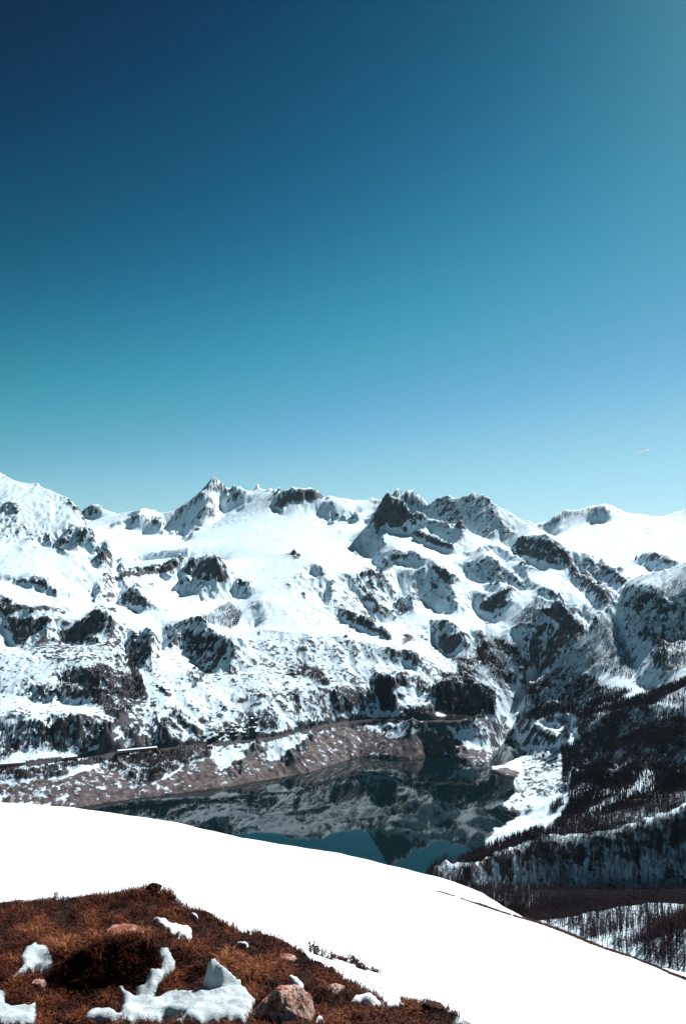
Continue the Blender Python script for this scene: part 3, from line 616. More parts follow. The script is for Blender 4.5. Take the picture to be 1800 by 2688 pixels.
 (c4, .8, [(760, 190), (830, 160), (800, 220), (840, 300), (870, 400), (850, 450), (800, 380), (770, 260)]), (c4, .6, [(180, 400), (260, 340), (290, 420), (230, 440)]), (c4, .5, [(40, 500), (100, 450), (190, 480), (180, 520), (60, 525)]), (c4, .5, [(90, 370), (180, 340), (180, 400), (100, 400)]), (c4, .5, [(110, 245), (180, 240), (170, 255)]),
 (c4, .50, [(0, 580), (100, 540), (290, 560), (400, 530), (500, 550), (640, 560), (650, 600), (560, 690), (500, 730), (380, 745), (320, 700), (180, 690), (120, 760), (0, 800)]),
 (c4, .9, [(640, 560), (720, 500), (780, 470), (700, 560), (620, 650), (560, 690), (600, 620)]), (c4, .7, [(740, 600), (830, 570), (820, 620), (720, 690), (560, 740), (480, 760), (560, 710), (680, 670)]),
 (c4, .7, [(900, 320), (960, 360), (1030, 380), (1000, 410), (950, 380)]), (c4, .6, [(860, 460), (930, 430), (920, 460)]), (c4, .75, [(1120, 340), (1220, 230), (1350, 60), (1340, 130), (1280, 210), (1180, 300), (1110, 370), (1050, 380)]), (c4, .5, [(1310, 240), (1380, 190), (1420, 240), (1340, 260)]), (c4, .8, [(1490, 185), (1550, 175), (1540, 200)]), (c4, .4, [(1180, 300), (1300, 250), (1330, 300), (1240, 340)]),
 (c4, .66, [(900, 480), (960, 560), (1010, 640), (1080, 690), (990, 690), (980, 640), (940, 560)]), (c4, .5, [(940, 540), (1040, 510), (1100, 560), (1180, 600), (1060, 610), (990, 580)]), (c4, .55, [(1150, 530), (1230, 500), (1200, 560)]), (c4, .4, [(780, 690), (820, 640), (960, 620), (1000, 660), (800, 690)]),
 (cB, .62, [(520, 560), (400, 470), (440, 420), (620, 430), (840, 350), (900, 280), (1050, 290), (1090, 400), (1040, 520), (900, 560), (800, 540), (700, 500), (620, 470), (520, 440)]), (cB, .5, [(1080, 280), (1200, 230), (1300, 330), (1300, 440), (1120, 470)]), (cB, .5, [(700, 350), (780, 200), (760, 180), (730, 260), (480, 330), (560, 380)]), (cB, .6, [(1470, 120), (1500, 100), (1530, 250), (1510, 350), (1460, 340)]), (cB, .5, [(160, 340), (220, 250), (430, 330), (320, 330)]),
 (c5, .6, [(150, 180), (210, 175), (280, 200), (270, 230), (200, 210)]), (c5, .5, [(330, 270), (450, 210), (540, 240), (590, 320), (480, 290)]), (c5, .5, [(600, 380), (640, 350), (740, 450), (720, 500), (640, 500)]),
 (c5, .75, [(850, 330), (890, 285), (980, 290), (1060, 270), (1130, 290), (1200, 360), (1150, 380), (1090, 350), (1000, 330), (970, 370), (990, 440), (960, 500), (890, 480)]), (c5, .7, [(1000, 470), (1150, 450), (1240, 480), (1200, 530), (1060, 520)]),
 (c5, .9, [(1215, 340), (1290, 310), (1420, 320), (1540, 400), (1560, 480), (1480, 525), (1300, 530), (1220, 470)]),
 (c5, .3, [(20, 50), (500, 60), (560, 160), (300, 130), (100, 150)]), (c5, .3, [(0, 250), (350, 300), (380, 400), (0, 450)]),
 # below the road
 (c4, .8, [(0, 840), (180, 815), (350, 790), (460, 770), (900, 720), (1060, 700), (1250, 690), (1240, 760), (1080, 800), (1000, 860), (900, 910), (820, 920), (700, 830), (560, 800), (460, 800), (380, 870), (200, 890), (0, 900)]),
 (c4, .65, [(1360, 800), (1440, 780), (1440, 860), (1340, 890), (1310, 850)]), (c4, .6, [(1420, 720), (1568, 690), (1568, 740), (1450, 750)]),
 (c5, .72, [(60, 760), (130, 690), (200, 650), (190, 700), (100, 770)]), (c5, .8, [(300, 760), (410, 680), (480, 620), (520, 640), (440, 720), (430, 790), (330, 820)]), (c5, .75, [(0, 625), (190, 640), (400, 620), (470, 590), (600, 560), (800, 520), (800, 505), (600, 545), (420, 540), (400, 600), (200, 620), (0, 655)]),
 (c5, .7, [(870, 600), (930, 570), (1000, 580), (900, 640)]), (c5, .75, [(1500, 540), (1568, 540), (1568, 760), (1520, 680), (1540, 620)]), (c5, .5, [(1200, 690), (1380, 640), (1360, 730), (1250, 740)]),
 (c6, .8, [(230, 520), (270, 500), (320, 560), (330, 620), (300, 680), (240, 720), (215, 640)]), (c6, .6, [(0, 240), (100, 250), (250, 350), (280, 420), (200, 450), (170, 490), (0, 500)]),
 (c6, .75, [(390, 470), (470, 440), (520, 500), (500, 560), (440, 600), (400, 580)]), (c6, .7, [(430, 680), (520, 550), (560, 550), (700, 640), (640, 690), (520, 680)]), (c6, .8, [(550, 505), (640, 470), (780, 460), (870, 520), (860, 640), (830, 600), (790, 540), (620, 510)]), (c6, .6, [(0, 680), (60, 700), (120, 780), (40, 790)]), (c6, .5, [(120, 790), (150, 720), (240, 730), (160, 800)]),
 (c6, .62, [(440, 760), (560, 700), (700, 720), (720, 830), (600, 880), (470, 900)]), (c6, .60, [(400, 910), (600, 890), (740, 900), (740, 1000), (620, 1040), (500, 1020), (420, 980)]), (c6, .66, [(320, 1100), (400, 1010), (460, 1060), (540, 1100), (430, 1180)]), (c6, .35, [(200, 1330), (320, 1240), (400, 1260), (300, 1330)]), (c6, .48, [(270, 450), (340, 500), (400, 600), (330, 620), (230, 490)]),
 (c6, .85, [(640, 1090), (720, 1040), (730, 1080), (640, 1150)]), (c6, .5, [(500, 300), (560, 220), (760, 140), (900, 180), (1000, 300), (1200, 360), (1000, 400), (600, 420), (480, 400)]),
 (cA, .9, [(450, 210), (520, 165), (620, 200), (640, 250), (560, 250), (460, 240)]), (cA, .4, [(520, 250), (1000, 290), (1568, 300), (1568, 380), (1200, 400), (800, 470), (600, 480), (450, 350)]),
]
BANK = [(c4, .62, [(-10, 1110), (-10, 905), (200, 892), (380, 880), (460, 850), (600, 800), (700, 830), (800, 900), (900, 910), (1000, 870), (1100, 800), (1250, 760), (1300, 830), (1400, 770), (1568, 690), (1568, 960), (1000, 1000), (500, 1070), (200, 1100)]),
        (c4, .85, [(430, 1040), (480, 930), (620, 960), (780, 960), (830, 1000), (600, 1040)]), (c4, .85, [(1060, 970), (1090, 870), (1240, 810), (1280, 850), (1300, 920), (1400, 880), (1568, 850), (1568, 910)]),
        (c5, .7, [(0, 940), (0, 780), (100, 770), (300, 780), (430, 700), (470, 620), (600, 590), (760, 560), (850, 600), (960, 640), (1200, 600), (1290, 590), (1380, 680), (1460, 740), (1440, 800), (1300, 765), (1080, 780), (760, 765), (480, 850)]),
        (c5, .85, [(0, 940), (40, 840), (180, 850), (330, 820), (440, 800), (480, 850)]), (c5, .8, [(1050, 640), (1280, 600), (1330, 680), (1180, 760), (960, 770), (1000, 700)]),
        (c6, .6, [(120, 790), (100, 690), (180, 700), (240, 730), (200, 810)]), (c6, .75, [(225, 840), (320, 820), (440, 860), (400, 900), (300, 880)]), (c6, .85, [(415, 950), (440, 960), (470, 1030), (530, 1060), (500, 1065), (440, 1020)]),
        (c6, .5, [(230, 480), (330, 520), (400, 600), (340, 650), (240, 560)])]
ROCK_M = raster(ROCK, 4); BANK_M = raster(BANK, 3)
rock = sample(ROCK_M, px, py)
# wide flutes and gullies that run down the slope
Hs = H.copy()
amp_far = .3 * sstep(300, 900, YF) + .7 * sstep(1150, 2000, YF)
def gullies(H, s, amp, seed):
    gx, gy = grad(H); sl = np.hypot(gx, gy) + 1e-6
    kx = (-gy / sl).astype(np.float32); ky = (gx / sl).astype(np.float32)
    wx = XF + .35 * s * gnoise(XF / (s * 1.4), YF / (s * 1.4), seed + 50); wy = YF + .35 * s * gnoise(XF / (s * 1.4) + 31, YF / (s * 1.4), seed + 51)
    qx = (wx / s).astype(np.float32); qy = (wy / s).astype(np.float32); ix = np.floor(qx).astype(np.int64); iy = np.floor(qy).astype(np.int64)
    acc = np.zeros(H.shape, np.float32); ws = np.full(H.shape, 1e-4, np.float32)
    for oy in (-1, 0, 1):
        for ox in (-1, 0, 1):
            h = _hash(ix + ox, iy + oy, seed)
            cx = ix + ox + (h & 255).astype(np.float32) / 256; cy = iy + oy + ((h >> 8) & 255).astype(np.float32) / 256
            dx = qx - cx; dy = qy - cy; wt = np.exp(-(dx * dx + dy * dy) * 2.2)
            acc += wt * np.cos(6.2832 * (dx * kx + dy * ky)); ws += wt
    n = acc / ws
    return H + amp * sstep(.16, .62, sl) * n
steep = lambda: np.clip(np.hypot(*grad(H)), 0, 1.4)
calm = np.ones_like(H)
calm *= 1 - .7 * np.exp(-((H - 70) / 40.) ** 2) * (YF < 2900)     # the banks and the road bench stay smoother
big = sstep(1150, 2300, YF)
H = gullies(H, 420, 8 * big * calm * (.6 + .8 * rock), 1)
H = gullies(H, 190, 8 * big * calm * (.7 + .9 * rock), 2)
H = gullies(H, 85, 7 * amp_far * (.35 + .65 * big) * (.6 + 1.2 * rock), 3)
H = gullies(H, 40, 4.4 * amp_far * (.55 + 1.2 * rock), 4)
H = gullies(H, 19, 1.8 * amp_far * (.5 + 1.2 * rock) * (YF < 4500), 5)
Hb = H.copy()
farf = np.clip(YF / 3800, .7, 2.0) * (1 - .62 * sstep(4300, 4700, YF) * (YF < 6500)) * (1 + .9 * sstep(5200, 6500, YF) * (UF > .2))
H = H + amp_far * (.25 + .75 * big) * farf * (fbm(XF, YF, 120, 6, 20, .6, True) * (2.4 + 9 * rock) + fbm(XF, YF, 600, 4, 30) * 9 * calm + fbm(XF, YF, 44, 5, 25, .66, True) * (1.3 + 6.5 * rock))
H = np.where(lakeF, np.minimum(H, -4.0), np.maximum(H, -1.0 + 0 * H))
H = np.where(~lakeF & (H < 1.2), 1.2, H)
TREES = [
 (c6, 1, [(470, 440), (520, 400), (700, 400), (1000, 350), (1200, 350), (1340, 310), (1568, 215), (1800, 100), (1800, 960), (1568, 1050), (1480, 1110), (1280, 1175), (1080, 1260), (950, 1290), (640, 1290), (600, 1270), (700, 1200), (760, 1080), (770, 960), (780, 850), (730, 750), (760, 690), (830, 650), (870, 540), (780, 450), (640, 460), (550, 500), (480, 500)]),
 (c6, -1, [(830, 1150), (1000, 1060), (1180, 990), (1290, 830), (1330, 850), (1380, 930), (1210, 1010), (1050, 1100), (900, 1160)]),
 (c6, .3, [(830, 1150), (1000, 1060), (1180, 990), (1290, 830), (1330, 850), (1380, 930), (1210, 1010), (1050, 1100), (900, 1160)]),
 (c6, -1, [(1370, 380), (1568, 270), (1800, 170), (1800, 260), (1568, 400), (1400, 470)]), (c6, .35, [(1370, 380), (1568, 270), (1800, 170), (1800, 260), (1568, 400), (1400, 470)]),
 (c6, .7, [(490, 260), (560, 220), (700, 140), (800, 130), (900, 180), (1000, 270), (1200, 300), (1100, 360), (900, 390), (600, 410), (470, 430)]),
 (c3, .4, [(950, 980), (1080, 1000), (1150, 1100), (1210, 1290), (1200, 1400), (1000, 1350), (760, 1300), (640, 1300), (760, 1160), (900, 1060)]),
 (c3, .3, [(1100, 880), (1290, 780), (1568, 700), (1800, 700), (1800, 1200), (1500, 1350), (1420, 1400), (1400, 1180), (1220, 1100)]),
 (c6, 1, [(0, 1470), (160, 1400), (300, 1335), (420, 1300), (600, 1245), (650, 1290), (450, 1365), (320, 1410), (170, 1475), (60, 1500)]),
 (cA, .8, [(60, 196), (200, 170), (330, 150), (500, 72), (700, -14), (800, -28), (1000, -20), (1300, -68), (1568, -190), (1800, -230), (1800, 370), (1568, 385), (1200, 400), (900, 460), (640, 488), (480, 400), (380, 320)]),
 (cA, -1, [(360, 165), (490, 105), (480, 190), (430, 270), (350, 250)]), (cA, .08, [(360, 165), (490, 105), (480, 190), (430, 270), (350, 250)]),
 (cA, .6, [(640, 495), (900, 470), (1100, 430), (1350, 390), (1568, 395), (1800, 400), (1800, 900), (1568, 800), (1300, 730), (1000, 620), (850, 550)]),
 (cA, -1, [(1010, 615), (1130, 585), (1290, 540), (1310, 610), (1190, 665), (1090, 660)]), (cA, .15, [(1010, 615), (1130, 585), (1290, 540), (1310, 610), (1190, 665), (1090, 660)]),
 (cA, 1, [(1340, 560), (1568, 480), (1800, 430), (1800, 900), (1568, 790), (1330, 730)]),
 (c6, .9, [(700, 680), (760, 680), (790, 800), (770, 880), (740, 1000), (720, 900), (720, 750)]), (c6, .8, [(560, 585), (690, 640), (680, 665), (550, 600)]), (c6, 1, [(640, 1090), (720, 1040), (730, 1080), (640, 1150)]),
 (c3, .8, [(130, 1080), (200, 1080), (330, 1130), (430, 1200), (470, 1350), (400, 1360), (250, 1290), (150, 1250), (120, 1150)]), (c3, .35, [(370, 1000), (500, 880), (620, 900), (600, 1000), (480, 1060)]),
 (c6, .8, [(0, 80), (130, 60), (430, 180), (400, 260), (250, 240), (200, 200), (0, 230)]), (c5, .8, [(1210, 335), (1290, 290), (1420, 300), (1568, 360), (1568, 500), (1480, 525), (1300, 530), (1220, 470)]),
 (c5, 1, [(850, 330), (890, 285), (980, 290), (970, 370), (990, 440), (960, 500), (890, 480)]), (c5, .9, [(600, 380), (640, 350), (740, 450), (720, 500), (620, 490)]),
 (c5, .8, [(330, 270), (380, 220), (450, 210), (480, 260), (540, 240), (600, 330), (560, 340), (480, 290)]), (c5, .7, [(1310, 170), (1450, 170), (1450, 210), (1320, 210)]), (c5, .7, [(1230, 265), (1568, 255), (1568, 300), (1250, 300)]), (c5, .4, [(600, 150), (650, 150), (650, 190), (600, 190)]),
 (c1, .45, [(1190, 940), (1350, 860), (1430, 920), (1400, 980), (1330, 1000), (1210, 970)]), (c1, .6, [(1080, 1060), (1250, 1040), (1350, 1080), (1330, 1150), (1260, 1210), (1200, 1232), (1120, 1190)]),
 (cB, .7, [(1080, 280), (1200, 230), (1300, 330), (1300, 440), (1120, 470)]), (cB, .5, [(160, 340), (220, 250), (430, 330), (320, 330)]),
 (c4, .35, [(0, 560), (290, 560), (500, 540), (640, 560), (560, 690), (380, 745), (180, 700), (0, 790)]), (c4, .5, [(0, 835), (350, 790), (900, 720), (1250, 690), (1240, 760), (1000, 850), (820, 910), (560, 790), (200, 880), (0, 890)]),
 (c4, .3, [(340, 300), (600, 210), (760, 270), (860, 400), (700, 520), (500, 420), (340, 420)]), (c4, .5, [(760, 190), (830, 160), (800, 220), (870, 400), (850, 450), (780, 330)]),
 (c5, .8, [(400, 560), (600, 545), (800, 500), (810, 525), (600, 565), (430, 610)]), (c5, .6, [(380, 360), (420, 360), (430, 560), (390, 560)]), (c5, .5, [(470, 460), (540, 540), (520, 560), (460, 480)]), (c5, .7, [(1000, 470), (1240, 480), (1200, 530), (1000, 520)]),
 (c2, .3, [(1200, 1000), (1300, 990), (1330, 1030), (1240, 1040)]), (c2, .5, [(0, 880), (80, 900), (60, 980), (0, 1020)]),
]
TREE_M = raster(TREES, 1)
# a shelf for the lake road
rw = np.array(road_w); ru = rw[:, 0] / rw[:, 1]; o_ = np.argsort(ru); ru, rY, rz_ = ru[o_], rw[o_, 1], rw[o_, 2]
k_ = np.ones(15) / 15; rY = np.convolve(np.pad(rY, 7, 'edge'), k_, 'valid'); rz_ = np.convolve(np.pad(rz_, 7, 'edge'), k_, 'valid')
on = (UF > ru[0]) & (UF < ru[-1]); dr = YF - np.interp(UF, ru, rY)
f_ = (1 - sstep(7, 18, np.abs(dr - 2))) * on
H = H * (1 - f_) + (np.interp(UF, ru, rz_) - .6) * f_
px, py = screen(XF, YF, H)
class GF: pass
gf = GF(); gf.Y = YF; gf.nu = len(uf)
vis = visible(gf, H)
wa = 9 * fbm(XF, YF, 90, 4, 200, .6) + 4 * fbm(XF, YF, 22, 3, 210, .6); wb = 9 * fbm(XF, YF, 90, 4, 220, .6) + 4 * fbm(XF, YF, 22, 3, 230, .6)
rm = sample(ROCK_M, px + wa, py + wb); bm = sample(BANK_M, px + wa, py + wb)
gx, gy = grad(H); sl = np.hypot(gx, gy)
nz = fbm(XF + .4 * H, YF + .8 * H, 36, 5, 60, .66); nz2 = fbm(XF, YF, 14, 3, 70, .75)
strat = fbm((XF + .5 * YF) * .35, H * 2.2 + fbm(XF, YF, 200, 3, 77) * 40, 38, 4, 80, .65)
slb = np.hypot(*grad(Hb)); micro = np.clip(sl - slb, -.6, .6)
def blur(A, k):
    for ax in (0, 1):
        P = np.pad(A, [(k, k) if q == ax else (0, 0) for q in (0, 1)], 'edge'); C = np.cumsum(P, ax); C = np.insert(C, 0, 0, ax)
        A = (np.take(C, np.arange(2 * k + 1, C.shape[ax]), ax) - np.take(C, np.arange(0, C.shape[ax] - 2 * k - 1), ax)) / (2 * k + 1)
    return A
rib = np.clip((H - blur(H, 6)) / (.0022 * YF), -1, 1)      # wind bares the ribs, snow fills the flutes
low = sstep(1560, 1720, py) * (1 - sstep(1960, 2010, py)) * (1 - sstep(1150, 1300, px))
rockv = rm * (.78 + .14 * sstep(850, 1000, px) * sstep(2900, 3200, YF)) + .62 * nz + .55 * nz2 + .45 * strat * (rm > .1) + .14 * sstep(.8, 1.4, sl) + .5 * micro * (.3 + rm) + .26 * rib * sstep(.25, .6, sl) - .08 + low * (.19 + .45 * nz2 + .4 * fbm(XF, YF, 240, 3, 300))
rockv = np.where(rm < .05, rockv + .10 + .22 * sstep(.35, .95, sl) - .14 * sstep(.22, .08, sl), rockv)
bankv = bm * .9 + .5 * fbm(XF + .6 * YF, H * 3.2 + .1 * YF, 40, 5, 90, .68) + .7 * nz2 + .10
bankv = np.maximum(bankv, .9 * (1 - sstep(3, 9, H)) * (YF > 1250) * (YF < 2750) - .2 + .5 * nz)
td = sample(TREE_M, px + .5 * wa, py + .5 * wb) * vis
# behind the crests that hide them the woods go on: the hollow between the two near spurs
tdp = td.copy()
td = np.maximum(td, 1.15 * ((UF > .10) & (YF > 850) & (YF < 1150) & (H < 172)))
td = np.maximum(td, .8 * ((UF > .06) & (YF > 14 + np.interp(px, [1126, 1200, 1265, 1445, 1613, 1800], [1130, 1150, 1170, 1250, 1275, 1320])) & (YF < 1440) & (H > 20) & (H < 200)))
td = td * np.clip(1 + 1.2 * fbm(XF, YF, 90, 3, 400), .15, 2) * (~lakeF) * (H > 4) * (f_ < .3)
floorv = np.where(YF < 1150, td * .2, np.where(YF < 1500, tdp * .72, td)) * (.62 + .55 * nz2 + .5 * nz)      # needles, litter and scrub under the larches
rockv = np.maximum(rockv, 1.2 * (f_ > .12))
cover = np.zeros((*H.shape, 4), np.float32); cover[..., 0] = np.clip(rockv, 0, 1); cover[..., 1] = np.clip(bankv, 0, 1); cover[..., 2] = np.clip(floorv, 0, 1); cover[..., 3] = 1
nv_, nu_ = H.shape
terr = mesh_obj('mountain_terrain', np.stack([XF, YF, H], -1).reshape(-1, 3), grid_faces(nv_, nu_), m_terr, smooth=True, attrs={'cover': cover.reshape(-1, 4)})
tag(terr, 'snow and rock mountains, gorge and banks around the dark lake', kind='structure')
lake = mesh_obj('lake', [(-2200, 900, 0), (1500, 900, 0), (1500, 3200, 0), (-2200, 3200, 0)], [(0, 1, 2, 3)], m_water)
tag(lake, 'dark teal mountain lake mirroring the peaks', kind='structure')

def ground(x, y):
    """Height of the mountain sheet under a point (bilinear)."""
    u = np.asarray(x) / np.asarray(y); v = np.log(np.asarray(y))
    i = np.clip(np.searchsorted(uf, u) - 1, 0, nu_ - 2); j = np.clip(np.searchsorted(vf, v) - 1, 0, nv_ - 2)
    a = (u - uf[i]) / (uf[i + 1] - uf[i]); b = (v - vf[j]) / (vf[j + 1] - vf[j])
    return (H[j, i] * (1 - a) + H[j, i + 1] * a) * (1 - b) + (H[j + 1, i] * (1 - a) + H[j + 1, i + 1] * a) * b

def mount_hit(px_, py_):
    """First point of the mountain sheet met by the line of sight through a photograph pixel."""
    u, t = slopes(px_, py_)
    i = int(np.clip(np.searchsorted(uf, u), 1, nu_ - 1))
    T = (H[:, i] - CAMZ) / YF[:, i]
    j = int(np.argmax(T >= t)); Y = YF[j, i]
    return (u * Y, Y, float(ground(u * Y, Y)))

# ------------------------------------------------------------------ lake road, avalanche galleries, hamlet
us = np.linspace(ru[0] + .002, ru[-1] - .002, 260); ry = np.interp(us, ru, rY); rzv = np.interp(us, ru, rz_)
V = []
for k, u in enumerate(us):
    a = Vector((us[max(k - 1, 0)] * ry[max(k - 1, 0)], ry[max(k - 1, 0)], 0)); b_ = Vector((us[min(k + 1, 259)] * ry[min(k + 1, 259)], ry[min(k + 1, 259)], 0))
    d = (b_ - a).normalized(); nrm = Vector((-d.y, d.x, 0)); c = Vector((u * ry[k], ry[k], rzv[k]))
    V += [c - nrm * 4.2 - Vector((0, 0, 3.0)), c - nrm * 4.0, c + nrm * 4.0, c + nrm * 4.2 - Vector((0, 0, 1.5))]
F_ = np.array([[4 * k + q, 4 * k + 4 + q, 4 * k + 5 + q, 4 * k + 1 + q] for k in range(259) for q in range(3)])
tag(mesh_obj('road', V, F_, m_road), 'dark wet road along the bank above the lake', kind='structure')
def road_at(px_):
    u = slopes(px_, 1990)[0]; Y = float(np.interp(u, ru, rY)); return Vector((u * Y, Y, float(np.interp(u, ru, rz_))))
for p0, p1, lab in ((-60, 67, 'snow-roofed avalanche gallery over the lake road cut by the left edge'), (163, 203, 'shortest snow-roofed avalanche gallery on the lake road'), (308, 412, 'longest snow-roofed avalanche gallery beside the terraced slope')):
    a, b_ = road_at(p0), road_at(p1); mid = (a + b_) / 2; d = b_ - a; L = d.length; rz = math.atan2(d.y, d.x)
    e = empty('avalanche_gallery', mid, rz, label=lab, cat='gallery', group='avalanche galleries on the lake road')
    MB().box((0, 1, 6.2), (L, 13, .8)).build('roof', m_conc, e); MB().box((0, 1.2, 6.95), (L - .4, 12.2, .7), rx=.05).build('roof_snow', m_roofsnow, e)
    MB().box((0, 7, 2.9), (L, .6, 5.8)).build('back_wall', m_conc, e)
    n_ = max(4, int(L / 9))
    for k in range(n_): MB().box((-L / 2 + .6 + (L - 1.2) * k / (n_ - 1), -5, 2.9), (.8, .8, 5.8)).build('pillar', m_conc, e)
def chalet_parts(e, w, d, h, wallm):
    MB().box((0, 0, h / 2 - 1), (w, d, h + 2)).build('wall', wallm, e)
    k = MB(); r = h + .32 * d
    for z0, o in ((0, 0), (.6, 1)):
        pass
    hw, hd = w / 2 + .7, d / 2 + 1.0
    v = [(-hw, -hd, h - .3), (hw, -hd, h - .3), (hw, 0, r), (-hw, 0, r), (-hw, hd, h - .3), (hw, hd, h - .3)]
    v2 = [(x, y, z + .9) for x, y, z in v]
    mesh_obj('roof_snow', v + v2, [(6, 7, 8, 9), (9, 8, 11, 10), (0, 1, 7, 6), (4, 10, 11, 5), (0, 6, 9, 3), (3, 9, 10, 4), (1, 2, 8, 7), (2, 5, 11, 8), (0, 3, 2, 1), (3, 4, 5, 2)], m_roofsnow, e)
    g = MB().box((-w * .22, -d / 2 - .05, h * .55), (1.4, .12, 1.3)); g.build('window', m_dark, e)
    MB().box((w * .2, -d / 2 - .05, h * .55), (1.4, .12, 1.3)).build('window', m_dark, e)
rr = random.Random(5); placed = []
for k in range(400):
    x, y = rr.uniform(520, 1080), rr.uniform(275, 560)
    if y < 560 - (x - 500) * .42 or (x > 800 and y > 545) or len(placed) >= 28: continue
    q = cB(x, y)
    if any(abs(q[0] - o[0]) < 10 and abs(q[1] - o[1]) < 5.5 for o in placed): continue
    placed.append(q)
def copy_thing(src, loc, rz):
    r = src.copy(); COL.objects.link(r); r.location = loc; r.rotation_euler = (0, 0, rz)
    for ch in list(src.children):
        c = ch.copy(); COL.objects.link(c); c.parent = r
    return r
proto = None
for k, q in enumerate(placed):
    p = mount_hit(*q)
    if proto is None:
        proto = empty('chalet', p, 0, label='snow-roofed timber chalet in the hamlet above the lake road', cat='house', group='chalets of the hamlet'); chalet_parts(proto, 12, 10, 5.0, m_wall); e = proto
    else: e = copy_thing(proto, p, rr.uniform(-1.2, 1.2))
    s_ = rr.uniform(.6, .95); e.scale = (s_, s_, s_)
for (x, y), lab, w_ in (((1015, 505), 'small pale house by the road at the foot of the larch wood', 9), ((1490, 500), 'small white house at the mouth of the gorge', 9), ((690, 48), 'lone dark hut on the empty white slope above the pastures', 11)):
    p = mount_hit(*c5(x, y)); e = empty('house' if w_ == 9 else 'mountain_hut', p, .2, label=lab, cat='house' if w_ == 9 else 'hut')
    chalet_parts(e, w_, w_ * .8, 4.5, m_conc if w_ == 9 else m_wall)

# ================================================================== LARCH FOREST
cell = np.gradient(vf)[:, None] * np.gradient(uf)[None, :] * YF * YF
dens = np.where(YF < 1450, .14, .105)
cnt = rng.poisson(np.clip(td * cell * dens, 0, 40))
jj, ii = np.nonzero(cnt); rep = cnt[jj, ii]; jj = np.repeat(jj, rep); ii = np.repeat(ii, rep)
tu = UF[jj, ii] + (rng.random(len(jj)) - .5) * np.gradient(uf)[ii]; tv = VF[jj, ii] + (rng.random(len(jj)) - .5) * np.gradient(vf)[jj]
tY = np.exp(np.clip(tv, vf[0], vf[-2])); tX = tu * tY; tz = ground(tX, tY)
print('TREES', len(tY))
th = rng.uniform(8, 17, len(tY)) * np.where(tY > 2700, .8, 1.0)
sil = np.array([(-1100, 2085), (0, 2110), (60, 2113), (200, 2125), (450, 2160), (640, 2205), (800, 2230), (900, 2245), (1000, 2270), (1115, 2297), (1200, 2320), (1270, 2350), (1330, 2390), (1390, 2418), (1450, 2440), (1560, 2487), (1650, 2522), (1720, 2548), (1800, 2558), (2000, 2620)], float)
tpx, tpy = screen(tX, tY, tz + .6 * th)
inview = (tpx > 5) & (tpx < 1795) & (tpy < np.interp(tpx, sil[:, 0], sil[:, 1]) - 4)
jx = np.clip(np.searchsorted(vf, np.log(tY)) - 1, 0, nv_ - 1)
seen = vis[jx, np.clip(np.searchsorted(uf, tu) - 1, 0, nu_ - 1)]
near_i = np.argsort(np.where(inview & seen, tY / th, 1e9))[:300]
def larch_mesh(seed):
    r = random.Random(seed); k = MB(); c = MB(); lean = (r.uniform(-.02, .02), r.uniform(-.02, .02))
    k.tube((0, 0, -.05), (lean[0], lean[1], 1), .016, .003, 5)
    for i in range(46):
        h = .16 + .82 * (i / 46) ** .9; a = r.uniform(0, 6.283); ln = (.17 * (1 - h) + .025) * r.uniform(.6, 1.25)
        b0 = (lean[0] * h, lean[1] * h, h); b1 = (b0[0] + math.cos(a) * ln, b0[1] + math.sin(a) * ln, h + r.uniform(-.02, .035)); c.tube(b0, b1, .0085, .002, 3)
    return k, c
kinds = []
for s_ in range(5):
    k, c = larch_mesh(s_); t0 = empty('larch_tree', (0, 0, 0)); a = k.build('trunk', m_tree, t0); b_ = c.build('crown', m_tree, t0); kinds.append((t0, a.data, b_.data))
used = set()
for n_i, q in enumerate(near_i):
    t0 = kinds[n_i % 5][0]
    if n_i % 5 not in used: used.add(n_i % 5); e = t0
    else: e = copy_thing(t0, (0, 0, 0), 0)
    e.location = (tX[q], tY[q], tz[q]); e.rotation_euler = (0, 0, rng.uniform(0, 6.28)); h = float(th[q]); e.scale = (h, h, h)
    ridge = 'bare dark larch on the lowest lit snow rib at the lower right edge' if tY[q] < 730 else 'bare dark larch on the middle snow ridge below the dark wooded hollow' if tY[q] < 850 else 'bare dark larch in the dark hollow under the shaded spur'
    tag(e, ridge, 'tree', 'bare larches on the nearest slopes')
rest = np.ones(len(tY), bool); rest[near_i] = False
def merged(sel, templ):
    n_ = sel.sum(); P = np.stack([tX[sel], tY[sel], tz[sel]], 1); h = th[sel]; a = rng.uniform(0, 6.283, n_); wd = rng.uniform(.8, 1.3, n_)
    out, fo, base = [], [], 0
    which = rng.integers(0, len(templ), n_)
    for w_, (tv_, tf_) in enumerate(templ):
        m_ = which == w_; tv_ = np.array(tv_, np.float32); tf_ = np.array(tf_)
        ca, sa = np.cos(a[m_])[:, None] * wd[m_][:, None], np.sin(a[m_])[:, None] * wd[m_][:, None]
        x = tv_[None, :, 0] * ca - tv_[None, :, 1] * sa; y = tv_[None, :, 0] * sa + tv_[None, :, 1] * ca; z = np.repeat(tv_[None, :, 2], m_.sum(), 0)
        v = np.stack([x, y, z], -1) * h[m_][:, None, None] + P[m_][:, None, :]
        out.append(v.reshape(-1, 3)); fo.append((tf_[None] + (np.arange(m_.sum()) * len(tv_))[:, None, None]).reshape(-1, 3) + base); base += m_.sum() * len(tv_)
    return np.concatenate(out), np.concatenate(fo), base
